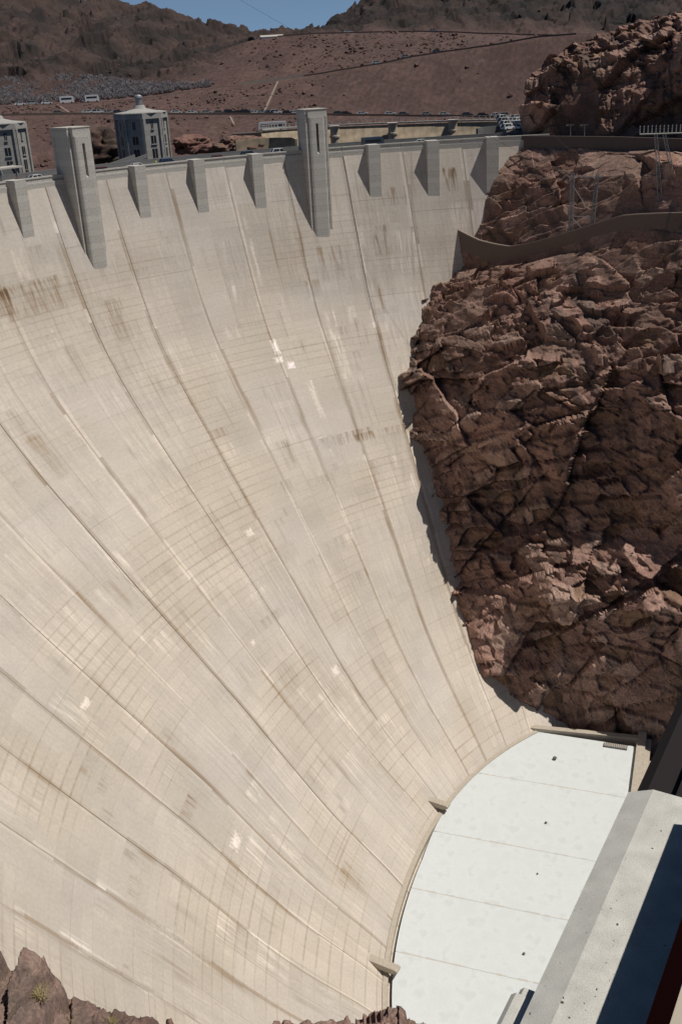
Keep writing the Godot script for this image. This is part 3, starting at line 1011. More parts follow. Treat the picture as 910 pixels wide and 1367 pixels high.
func wall_strip(line: Array, n: int, h: float, thick: float, drop: float, y_off := 0.0) -> MB:   # upright wall that follows a 3-D line, top at the line
	var b := MB.new()
	var up := Vector3.UP
	for i in n:
		var p0 := poly_at(line, float(i) / n)
		var p1 := poly_at(line, float(i + 1) / n)
		var t0 := poly_at(line, float(i) / n + 0.01) - poly_at(line, float(i) / n - 0.01)
		var t1 := poly_at(line, float(i + 1) / n + 0.01) - poly_at(line, float(i + 1) / n - 0.01)
		var s0 := Vector3(t0.x, 0, t0.z).normalized().cross(up) * thick * 0.5
		var s1 := Vector3(t1.x, 0, t1.z).normalized().cross(up) * thick * 0.5
		p0.y += y_off; p1.y += y_off
		b.hexa([p0 + s0 - up * (h + drop), p1 + s1 - up * (h + drop), p1 - s1 - up * (h + drop), p0 - s0 - up * (h + drop), p0 + s0, p1 + s1, p1 - s1, p0 - s0])
	return b

func build_right_bank() -> void:
	var o := thing("road_wall", "curved dark concrete wall dipping across the rock beside the dam", "wall")
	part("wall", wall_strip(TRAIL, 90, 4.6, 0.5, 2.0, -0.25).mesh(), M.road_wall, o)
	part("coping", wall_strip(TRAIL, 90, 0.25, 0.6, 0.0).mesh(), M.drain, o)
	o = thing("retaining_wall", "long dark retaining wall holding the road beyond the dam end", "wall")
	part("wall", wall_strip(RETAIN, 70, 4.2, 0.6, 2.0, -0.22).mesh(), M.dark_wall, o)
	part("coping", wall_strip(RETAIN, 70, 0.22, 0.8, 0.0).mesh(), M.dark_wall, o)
	# road behind that wall and the car park at the dam end
	var b := MB.new()
	for i in 40:
		var p0 := poly_at(RETAIN, i / 40.0)
		var p1 := poly_at(RETAIN, (i + 1) / 40.0)
		b.quad(p0 + Vector3(-0.2, -1.0, -0.4), p1 + Vector3(-0.2, -1.0, -0.4), p1 + Vector3(-9, -1.0, -14), p0 + Vector3(-9, -1.0, -14))
	b.quad(Vector3(-47, -1.05, -139), Vector3(-36, -1.05, -141), Vector3(-38, 2.66, -200), Vector3(-60, 2.66, -200))
	struct("road", b.mesh(), M.far_road, "road and car park beyond the dam end")
	# rock outcrop above that road
	var rows := [
		[Vector3(-44.0, -4, -147), Vector3(-36, -4, -143), Vector3(-26, -4, -139), Vector3(-14, -4, -132), Vector3(2, -4, -121), Vector3(40, -4, -100)],
		[Vector3(-45, 7, -149), Vector3(-36, 7, -144), Vector3(-26, 7, -140.5), Vector3(-13, 8, -135), Vector3(2, 8, -124), Vector3(40, 8, -103)],
		[Vector3(-44, 14, -152), Vector3(-37, 16, -146.5), Vector3(-27, 17, -146), Vector3(-13, 17, -140), Vector3(2, 18, -128), Vector3(40, 18, -107)],
		[Vector3(-42.5, 16.5, -156), Vector3(-38, 20.5, -155), Vector3(-28, 24.5, -159), Vector3(-15, 26.5, -156), Vector3(0, 26.5, -146), Vector3(40, 27, -125)],
		[Vector3(-43, 13, -166), Vector3(-38, 17, -172), Vector3(-28, 21, -184), Vector3(-14, 26, -186), Vector3(2, 29, -176), Vector3(40, 33, -155)],
		[Vector3(-48, -4, -175), Vector3(-42, -4, -190), Vector3(-30, -4, -205), Vector3(-10, 0, -215), Vector3(10, 0, -215), Vector3(45, 0, -205)]]
	var sub := [54, 46, 60, 36, 16]
	var nu := 300
	var v := PackedVector3Array()
	var col := PackedColorArray()
	var nv := 0
	for k in 5:
		for j in sub[k] + (1 if k == 4 else 0):
			nv += 1
			var t: float = float(j) / sub[k]
			for i in nu:
				var u := pow(float(i) / (nu - 1), 1.1)
				var p := poly_at(rows[k], u).lerp(poly_at(rows[k + 1], u), t)
				var q := p + Vector3(300, 20, 55)
				# upright columns and clefts
				var cl := 1.0 - absf(n_ridge.get_noise_2d(p.x * 1.9 + p.y * 0.45, p.z * 1.1))
				var am := clampf((p.y + 4.0) / 10.0, 0.1, 1.0)
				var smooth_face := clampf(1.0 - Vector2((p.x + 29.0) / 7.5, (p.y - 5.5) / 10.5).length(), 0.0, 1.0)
				am *= 1.0 - 0.9 * minf(smooth_face * 3.0, 1.0)
				var d := crag(q, 1.1) * 0.85 - 2.6 * cl
				p += Vector3(-0.25, 0.35, 0.85) * d * am
				v.append(p)
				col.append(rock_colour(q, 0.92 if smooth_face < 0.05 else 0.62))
	struct("rock_outcrop", grid_mesh(v, col, PackedVector2Array(), nu, nv, false), M.rock, "rugged rock knoll with clefts above the road at right")

# ------------------------------------------------------------------ hillside beyond the dam (bearing in degrees left of -z, distance from the lookout)
const HB := [41.41, 35.94, 32.34, 30.5, 28.64, 26.37, 24.84, 23.31, 21.77, 20.23, 18.68, 17.14, 14.82, 13.29, 11.38, 8.74, 5.77, 1.81, -3.33]
const H_ROAD := [11.5, 9.5, 8.4, 7.6, 6.8, 5.8, 5.2, 4.6, 3.9, 3.3, 2.4, 1.8, 0.7, 0.2, -0.8, -2.2, -3.7, -5.4, -7.2]
const H_DIAG := [12.8, 12.1, 11.8, 11.8, 12.5, 14.1, 14.9, 15.7, 16.5, 17.6, 18.9, 20.1, 22.6, 23.7, 24.8, 27.1, 27.4, 26.6, 25.2]
const H_TOP := [27.2, 26.4, 26.9, 26.8, 26.2, 28.4, 30.6, 33.7, 34.6, 34.9, 34.5, 34.1, 33.3, 32.3, 30.7, 28.8, 26.3, 23.1, 20.4]
const H_MID := [49.3, 47.2, 44.9, 44.1, 42.2, 39.3, 38.5, 37.7, 36.9, 37.6, 40.5, 44.7, 47.1, 46.9, 44.3, 43.5, 44.1, 41.5, 37.9]
const H_RIDGE := [93.9, 74.4, 68.9, 65.6, 59.7, 51.7, 47.4, 43.7, 41.2, 41.1, 50.5, 61.5, 67.9, 68.9, 65.5, 65.6, 67.3, 63.9, 59.2]
const HD := [376.0, 424.0, 437.0, 466.0, 476.0, 520.0, 531.0, 610.0, 720.0, 900.0]

func tab(a: Array, bearing: float) -> float:
	var k := 0
	while k < HB.size() - 2 and bearing < HB[k + 1]: k += 1
	var t: float = clampf((HB[k] - bearing) / (HB[k] - HB[k + 1]), 0.0, 1.0)
	t = lerpf(t, t * t * (3.0 - 2.0 * t), 0.35)
	return lerpf(a[k], a[k + 1], t)

func hill_base(bearing: float, dist: float) -> float:
	var r := tab(H_ROAD, bearing)
	var dg := tab(H_DIAG, bearing)
	var tp := tab(H_TOP, bearing)
	var rg := tab(H_RIDGE, bearing)
	var hs := [r - 17.0, r, r, dg, dg, tp, tp, tab(H_MID, bearing), rg, rg - 45.0]
	var k := 0
	while k < HD.size() - 2 and dist > HD[k + 1]: k += 1
	return lerpf(hs[k], hs[k + 1], clampf((dist - HD[k]) / (HD[k + 1] - HD[k]), 0.0, 1.0))

func hill_point(bearing: float, dist: float, h: float) -> Vector3:
	var a := deg_to_rad(bearing)
	return Vector3(EYE.x - sin(a) * dist, h, EYE.z - cos(a) * dist)

func build_hillside() -> void:
	var ds := []
	var d := 376.0
	while d < 900.0:
		ds.append(d)
		d += 1.15 if d < 531.0 else (1.9 if d < 725.0 else 8.0)
	var nu := 560
	var v := PackedVector3Array()
	var col := PackedColorArray()
	var na := noise(FastNoiseLite.TYPE_SIMPLEX_SMOOTH, 0.012, 5, 201)
	var nr := noise(FastNoiseLite.TYPE_SIMPLEX_SMOOTH, 0.02, 5, 202)
	nr.fractal_type = FastNoiseLite.FRACTAL_RIDGED
	var nc := cells(0.11, 203, FastNoiseLite.RETURN_CELL_VALUE, 3.0)
	var nc2 := cells(0.045, 204, FastNoiseLite.RETURN_CELL_VALUE, 9.0)
	var ng := noise(FastNoiseLite.TYPE_SIMPLEX_SMOOTH, 0.05, 3, 205)
	for dist in ds:
		for i in nu:
			var be := lerpf(42.0, -4.0, float(i) / (nu - 1))
			var h := hill_base(be, dist)
			var p := hill_point(be, dist, h)
			# the embankments are loose and smooth, the mountain is craggy; the road benches stay level
			var left := clampf((be - 22.5) / 4.0, 0.0, 1.0)
			var mount := clampf((dist - lerpf(531.0, 480.0, left)) / 26.0, 0.0, 1.0)
			var bench := 1.0
			for e in [[424.0, 437.0], [466.0, 476.0], [520.0, 531.0]]:
				if e[0] > 500.0 and left > 0.5: continue
				bench = minf(bench, clampf(maxf(e[0] - dist, dist - e[1]) / 5.0, 0.0, 1.0))
			var p2 := Vector3(p.x, p.y * 1.6, p.z)
			var ar: float = be * dist * 0.0175
			var rough := 0.0
			if mount > 0.0:
				var wz := 6.0 * na.get_noise_3dv(p2 * 2.0)
				rough = 5.0 * nr.get_noise_3dv(p2) + 1.9 * facet(ar + wz, dist * 0.8 + 0.5 * ar - wz, 30.0, 6) + 2.0 * facet(ar - wz, dist + wz, 13.0, 7) + 0.75 * facet(ar, dist, 5.5, 8) + 0.7 * nc.get_noise_3dv(p2 * 1.6) + 4.0 * na.get_noise_3dv(p2) - 2.0
			var low := clampf((424.0 - dist) / 20.0, 0.0, 1.0)
			var loose := 0.22 * nc.get_noise_3dv(p2) + 0.5 * na.get_noise_3dv(p2 * 3.0) + low * (1.6 * nr.get_noise_3dv(p2 * 2.0) + 0.9 * nc.get_noise_3dv(p2))
			var rg := clampf((760.0 - dist) / 60.0, 0.25, 1.0)
			p.y += lerpf(loose, rough * rg, mount) * bench
			v.append(p)
			var m := clampf(0.5 + 0.8 * na.get_noise_3dv(p * 2.2), 0.0, 1.0)
			var c := Color(0.150, 0.086, 0.074).lerp(Color(0.115, 0.065, 0.057), m)
			if dist > 437.0 and dist < 520.0 and be < 20.5:
				var f := 0.5 + 0.5 * ng.get_noise_2d(be * 60.0, dist * 0.12)   # fines run down the fill in streaks
				c = c.lerp(Color(0.115, 0.072, 0.062), 0.5 * f)
			var dk := Color(0.115, 0.070, 0.058).lerp(Color(0.038, 0.027, 0.025), clampf(0.5 + 1.4 * ng.get_noise_3dv(p * 0.6), 0.0, 1.0))
			var dr := lerpf(0.5, 0.7, clampf((be - 17.0) / 6.0, 0.0, 1.0))
			c = c.lerp(Color(dk.r * dr, dk.g * dr, dk.b * dr), mount)
			var k := 0.85 + 0.3 * (0.5 + 0.5 * nc.get_noise_3dv(p2))
			col.append(Color(c.r * k, c.g * k, c.b * k))
	struct("hillside", grid_mesh(v, col, PackedVector2Array(), nu, ds.size(), false), M.hill, "brown desert hills and road embankments behind the dam")
	# roads on the benches
	for e in [[425.0, 436.0, 41.5, 6.0, "road with parked cars along the foot of the hillside"], [467.2, 475.0, 41.5, 6.0, "sloping road climbing across the embankment"], [521.0, 530.0, 22.2, -3.0, "highest road along the top of the embankment"]]:
		var b := MB.new()
		var n := 160
		for i in n:
			var b0: float = lerpf(e[2], e[3], float(i) / n)
			var b1: float = lerpf(e[2], e[3], float(i + 1) / n)
			b.quad(hill_point(b0, e[0], hill_base(b0, e[0]) + 0.12), hill_point(b1, e[0], hill_base(b1, e[0]) + 0.12), hill_point(b1, e[1], hill_base(b1, e[1]) + 0.12), hill_point(b0, e[1], hill_base(b0, e[1]) + 0.12))
		struct("road", b.mesh(), M.far_road, e[4])
	# low guard walls on the valley side of the roads
	var gw := [[424.6, 41.5, 9.0, 0.75, M.road_wall, "low dark guard wall along the road of parked cars"], [466.8, 24.0, 20.8, 0.9, M.concrete_tan, "pale guard rail at the bend of the sloping road"], [466.8, 20.8, 7.0, 0.6, M.road_wall, "low dark guard wall along the upper sloping road"], [520.8, 22.0, 0.0, 0.6, M.road_wall, "low guard wall along the highest road"]]
	for e in gw:
		var line := []
		for i in 41:
			var be: float = lerpf(e[1], e[2], i / 40.0)
			line.append(hill_point(be, e[0], hill_base(be, e[0]) + e[3]))
		single("guard_wall", wall_strip(line, 80, e[3], 0.4, 1.0).mesh(), e[4], e[5], "wall")
	# pale concrete drains down the slopes
	for e in [[22.95, 439.0, 22.15, 464.5, "pale concrete drain on the slope between two hillside roads"], [24.2, 398.0, 24.75, 421.5, "pale concrete drain below the lower hillside road"], [32.9, 440.0, 33.4, 463.5, "concrete steps climbing between hillside roads at left"]]:
		var line := []
		for i in 9:
			var be: float = lerpf(e[0], e[2], i / 8.0)
			var dd: float = lerpf(e[1], e[3], i / 8.0)
			line.append(hill_point(be, dd, hill_base(be, dd) + 0.35))
		single("drain_channel", wall_strip(line, 16, 1.6, 0.7, 0.0).mesh(), M.drain, e[4], "drain")
	# loose rock on the slopes
	var bm := rough_rock_mesh(4, 0.35)
	var mmi := MultiMeshInstance3D.new()
	var mm := MultiMesh.new()
	mm.transform_format = MultiMesh.TRANSFORM_3D
	mm.mesh = bm
	var xf := []
	rng.seed = 77
	while xf.size() < 2200:
		var be := rng.randf_range(3.0, 40.0)
		var di := rng.randf_range(380.0, 519.0)
		if (di > 422.0 and di < 439.0) or (di > 464.0 and di < 478.0): continue
		var keep := 0.12
		if di > 478.0 and be < 21.0 and be > 12.5: keep = 1.0
		if di > 478.0 and be >= 21.0 and be < 23.5: keep = 0.5
		if di < 464.0 and be < 20.5: keep = 0.03
		if di < 464.0 and be > 20.0: keep = 0.55
		if rng.randf() > keep: continue
		var s := 0.25 + 0.75 * pow(rng.randf(), 4.0)
		xf.append(Transform3D(Basis.from_euler(Vector3(rng.randf() * 6, rng.randf() * 6, rng.randf() * 6)).scaled(Vector3(s, s * 0.8, s)), hill_point(be, di, hill_base(be, di) + 0.1)))
	mm.instance_count = xf.size()
	for i in xf.size(): mm.set_instance_transform(i, xf[i])
	mmi.multimesh = mm
	mmi.name = "talus"
	mmi.material_override = M.boulder
	add_child(mmi)
	mmi.set_meta("kind", "stuff")
	describe(mmi, "loose brown boulders scattered over the embankment slopes", "rocks")
	build_brush()

func rough_rock_mesh(sub: int, amp: float) -> ArrayMesh:
	var sp := SphereMesh.new()
	sp.radius = 1.0
	sp.height = 2.0
	sp.radial_segments = sub * 2
	sp.rings = sub
	var arr := sp.get_mesh_arrays()
	var v: PackedVector3Array = arr[Mesh.ARRAY_VERTEX]
	var idx: PackedInt32Array = arr[Mesh.ARRAY_INDEX]
	for i in v.size():
		var p := v[i].snapped(Vector3.ONE * 0.001)
		v[i] = p * (1.0 + amp * n_mid.get_noise_3dv(p * 12.0) * 2.0)
	var b := MB.new()
	for i in range(0, idx.size(), 3):
		b.tri(v[idx[i]], v[idx[i + 2]], v[idx[i + 1]])
	return b.mesh()

func twig_clump(n: int, r: float, h: float, w: float, s: int) -> ArrayMesh:
	var rr := RandomNumberGenerator.new()
	rr.seed = s
	var b := MB.new()
	for i in n:
		var a := rr.randf() * TAU
		var lean := rr.randf_range(0.1, 1.0)
		var tip := Vector3(cos(a) * r * lean, h * rr.randf_range(0.6, 1.0) * (1.15 - 0.5 * lean), sin(a) * r * lean)
		var base := Vector3(cos(a) * r * 0.2 * lean, 0, sin(a) * r * 0.2 * lean)
		var side := Vector3(-sin(a), 0, cos(a)) * w
		b.tri(base - side, base + side, tip)
		var m := base.lerp(tip, rr.randf_range(0.35, 0.7))
		var tip2 := m + Vector3(rr.randf_range(-1, 1) * r * 0.5, h * 0.35, rr.randf_range(-1, 1) * r * 0.5)
		b.tri(m - side * 0.7, m + side * 0.7, tip2)
	return b.mesh()

func build_brush() -> void:
	var mm := MultiMesh.new()
	mm.transform_format = MultiMesh.TRANSFORM_3D
	mm.mesh = twig_clump(46, 1.3, 2.0, 0.09, 8)
	var xf := []
	rng.seed = 91
	while xf.size() < 2600:
		var be := rng.randf_range(25.5, 38.0)
		var di := rng.randf_range(478.0, 515.0)
		var edge := 480.0 + 34.0 * clampf((be - 26.0) / 7.5, 0.1, 1.0) - 4.0 * maxf(be - 34.0, 0.0)
		if di > edge: continue
		var s := rng.randf_range(0.6, 1.35)
		xf.append(Transform3D(Basis(Vector3.UP, rng.randf() * TAU).scaled(Vector3.ONE * s), hill_point(be, di, hill_base(be, di) - 0.2)))
	mm.instance_count = xf.size()
	for i in xf.size(): mm.set_instance_transform(i, xf[i])
	var o := MultiMeshInstance3D.new()
	o.multimesh = mm
	o.name = "grey_brush"
	o.material_override = M.brush_grey
	add_child(o)
	o.set_meta("kind", "stuff")
	describe(o, "belt of grey leafless brush at the foot of the left mountain", "brush")

# ------------------------------------------------------------------ spillway behind the dam
func build_spillway() -> void:
	var line := []
	for q in [[23.2, 366.0], [22.3, 372.0], [20.0, 376.0], [17.0, 374.0], [14.0, 371.0], [11.5, 366.0], [10.2, 358.0]]:
		line.append(hill_point(q[0], q[1], 1.2 - 0.05 * (20.0 - q[0])))
	var o := thing("spillway", "curved sunlit tan spillway wall with piers behind the dam crest", "spillway")
	var sb := MB.new()
	for i in 60:
		var c0 := poly_at(line, i / 60.0)
		var c1 := poly_at(line, (i + 1) / 60.0)
		var n0 := Vector3(EYE.x - c0.x, 0, EYE.z - c0.z).normalized()
		var n1 := Vector3(EYE.x - c1.x, 0, EYE.z - c1.z).normalized()
		var d := Vector3.UP
		sb.quad(c0 + n0 * 7.0 - d * 9.5, c1 + n1 * 7.0 - d * 9.5, c1 + n1 * 2.2 - d * 3.2, c0 + n0 * 2.2 - d * 3.2)
		sb.quad(c0 + n0 * 2.2 - d * 3.2, c1 + n1 * 2.2 - d * 3.2, c1 + n1 * 0.2 - d * 0.3, c0 + n0 * 0.2 - d * 0.3)
		sb.quad(c0 + n0 * 0.2 - d * 0.3, c1 + n1 * 0.2 - d * 0.3, c1 - n1 * 2.0 - d * 0.3, c0 - n0 * 2.0 - d * 0.3)
		sb.quad(c1 - n1 * 2.0 - d * 9.5, c0 - n0 * 2.0 - d * 9.5, c0 - n0 * 2.0 - d * 0.3, c1 - n1 * 2.0 - d * 0.3)
	part("wall", sb.mesh(), M.spill, o)
	part("walkway", wall_strip(line, 60, 0.4, 1.6, 0.0, 0.5).mesh(), M.concrete_grey, o)
	part("handrail", wall_strip(line, 60, 0.12, 0.12, 0.0, 1.7).mesh(), M.concrete_grey, o)
	for k in 40:
		var p := poly_at(line, (k + 0.5) / 40.0)
		var b := MB.new()
		b.box(Vector3(-0.15, 0.05, -0.15), Vector3(0.15, 1.6, 0.15))
		var m := part("post", b.mesh(), M.concrete_grey, o)
		m.position = p
	for be in [19.35, 16.3, 13.15]:
		var p := hill_point(be, 368.5, 0.0)
		var b := MB.new()
		var rad := deg_to_rad(be)
		b.lathe(Vector3.ZERO, [Vector2(1.5, -12.0), Vector2(1.5, -2.2), Vector2(1.8, -2.1), Vector2(1.8, -1.6), Vector2(1.5, -1.5), Vector2(1.5, 1.3), Vector2(0.01, 1.3)], 16)
		var pier := part("pier", b.mesh(), M.concrete_tan, o)
		pier.position = p
		b = MB.new()
		b.box(Vector3(-1.7, 1.3, -2.6), Vector3(1.7, 1.6, 1.7))
		part("pier_cap", b.mesh(), M.concrete_grey, pier).rotation.y = rad
	# apron wall that curves in at the right end and a rough bank in front of the left end
	line = []
	for q in [[11.9, 350.0], [11.6, 356.0], [10.9, 360.0], [10.0, 357.0]]: line.append(hill_point(q[0], q[1], -0.6))
	single("curved_wall", wall_strip(line, 24, 5.0, 0.6, 0.0).mesh(), M.dark_parapet, "short dark curved wall beside the parked cars at the dam end", "wall")
	line = []
	for q in [[24.6, 352.0], [22.8, 356.0], [21.6, 350.0], [21.4, 340.0]]: line.append(hill_point(q[0], q[1], -0.4))
	single("approach_wall", wall_strip(line, 24, 6.0, 0.7, 0.0).mesh(), M.spill, "low pale curved wall left of the spillway behind the crest", "wall")
	# banks of rock just behind the crest
	for e in [[31.6, 372.0, 9.0, 8.0, 0.42, 0, "dark brown rock outcrop between the crest tower and intake tower"], [26.8, 366.0, 9.0, 4.6, 1.0, 1, "reddish rock bank just right of the complete intake tower"], [24.6, 362.0, 9.0, 3.6, 0.8, 2, "low brown rubble bank left of the pale spillway wall"]]:
		var nu := 60
		var nv := 30
		var v := PackedVector3Array()
		var col := PackedColorArray()
		var c := hill_point(e[0], e[1], -3.0)
		for j in nv:
			for i in nu:
				var a := TAU * i / (nu - 1)
				var el := lerpf(-0.3, PI / 2, float(j) / (nv - 1))
				var p := c + Vector3(cos(a) * cos(el) * e[2], sin(el) * e[3], sin(a) * cos(el) * e[2] * 0.8)
				var rd := (p - c).normalized()
				p += rd * (0.8 * crag(p, 1.6)) * clampf(1.2 * cos(el), 0.3, 1.0)
				v.append(p)
				var q := rock_colour(p * 1.4, e[4])
				if e[5] == 1: q = q.lerp(Color(0.24, 0.11, 0.09), 0.6)
				col.append(q)
		struct("rock_bank", grid_mesh(v, col, PackedVector2Array(), nu, nv, false), M.rock, e[6])

# ------------------------------------------------------------------ vehicles
func make_car(paint: Material, kind: int) -> Node3D:   # along x, 4.6 m; wheels on y = 0
	var o := Node3D.new()
	var b := MB.new()
	var wv := 0.88
	var Lh := 2.3
	var hood := 0.88
	var roof := 1.45
	if kind == 1: roof = 1.78; hood = 1.02
	if kind == 2: Lh = 2.9; roof = 2.8; hood = 1.2; wv = 1.12
	if kind == 3: Lh = 4.9; roof = 3.1; hood = 1.3; wv = 1.25
	var up := Vector3.UP
	if kind < 2:
		b.extrude([Vector2(-Lh, 0.35), Vector2(Lh, 0.35), Vector2(Lh, 0.68), Vector2(Lh - 0.2, hood - 0.1), Vector2(1.0, hood), Vector2(-Lh + 0.15, hood + 0.02), Vector2(-Lh, hood - 0.2)], Vector3(0, 0, -wv), Vector3.RIGHT, up, Vector3.BACK, 0.0, wv * 2)
	else:
		b.extrude([Vector2(-Lh, 0.4), Vector2(Lh, 0.4), Vector2(Lh, 1.2), Vector2(Lh - 0.15, roof - 0.35), Vector2(Lh - 0.6, roof), Vector2(-Lh + 0.2, roof), Vector2(-Lh, roof - 0.2)], Vector3(0, 0, -wv), Vector3.RIGHT, up, Vector3.BACK, 0.0, wv * 2)
	part("body", b.mesh(), paint, o)
	if kind < 2:
		b = MB.new()
		var back := -1.5 if kind == 0 else -2.05
		var i := 0.1
		b.hexa([Vector3(back - 0.45, hood, wv - i), Vector3(1.15, hood, wv - i), Vector3(1.15, hood, -wv + i), Vector3(back - 0.45, hood, -wv + i),
			Vector3(back + 0.1, roof - 0.06, wv - 0.22), Vector3(0.35, roof - 0.06, wv - 0.22), Vector3(0.35, roof - 0.06, -wv + 0.22), Vector3(back + 0.1, roof - 0.06, -wv + 0.22)])
		part("window", b.mesh(), M.glass, o)
		b = MB.new()
		b.box(Vector3(back + 0.05, roof - 0.07, -wv + 0.2), Vector3(0.4, roof, wv - 0.2))
		for s in [-1.0, 1.0]:
			b.bar(Vector3(-0.45, hood, s * (wv - i + 0.01)), Vector3(-0.45, roof - 0.04, s * (wv - 0.21)), 0.1)
			b.bar(Vector3(1.12, hood, s * (wv - i)), Vector3(0.36, roof - 0.04, s * (wv - 0.22)), 0.09)
			b.bar(Vector3(back - 0.42, hood, s * (wv - i)), Vector3(back + 0.12, roof - 0.04, s * (wv - 0.22)), 0.12)
		part("roof", b.mesh(), paint, o)
	else:
		for s in [-1.0, 1.0]:
			b = MB.new()
			var z0: float = s * wv
			b.box(Vector3(-Lh + 0.6, roof * 0.52, minf(z0, z0 + s * 0.02)), Vector3(Lh - 0.9, roof * 0.78, maxf(z0, z0 + s * 0.02)))
			part("window", b.mesh(), M.glass, o)
		b = MB.new()
		b.box(Vector3(Lh - 0.1, 1.3, -wv + 0.15), Vector3(Lh + 0.02, roof - 0.55, wv - 0.15))
		part("windscreen", b.mesh(), M.glass, o)
	b = MB.new()
	b.lathe(Vector3.ZERO, [Vector2(0.01, -0.11), Vector2(0.33, -0.11), Vector2(0.33, 0.11), Vector2(0.01, 0.11)], 14)
	var wm := b.mesh()
	for x in [-Lh * 0.6, Lh * 0.62]:
		for s in [-1.0, 1.0]:
			var w := part("wheel", wm, M.tyre, o)
			w.rotation.x = PI / 2
			w.position = Vector3(x, 0.33, s * (wv - 0.08))
	b = MB.new()
	for s in [-1.0, 1.0]:
		b = MB.new()
		b.box(Vector3(Lh - 0.02, 0.6, s * (wv - 0.3) - 0.16), Vector3(Lh + 0.02, 0.74, s * (wv - 0.3) + 0.16))
		part("headlight", b.mesh(), M.white_paint, o)
	return o

var car_protos := {}
func place_car(colour: String, kind: int, at: Vector3, dir: Vector3, label: String, group: String) -> void:
	var key := colour + str(kind)
	if not car_protos.has(key):
		car_protos[key] = make_car(M.paints[colour], kind)
	var o: Node3D = car_protos[key].duplicate()
	o.name = numbered(["parked_car", "sport_utility_car", "motor_home", "tour_bus"][kind])
	add_child(o)
	o.position = at
	o.rotation.y = atan2(-dir.z, dir.x)
	describe(o, label, ["car", "car", "motor home", "bus"][kind], group)

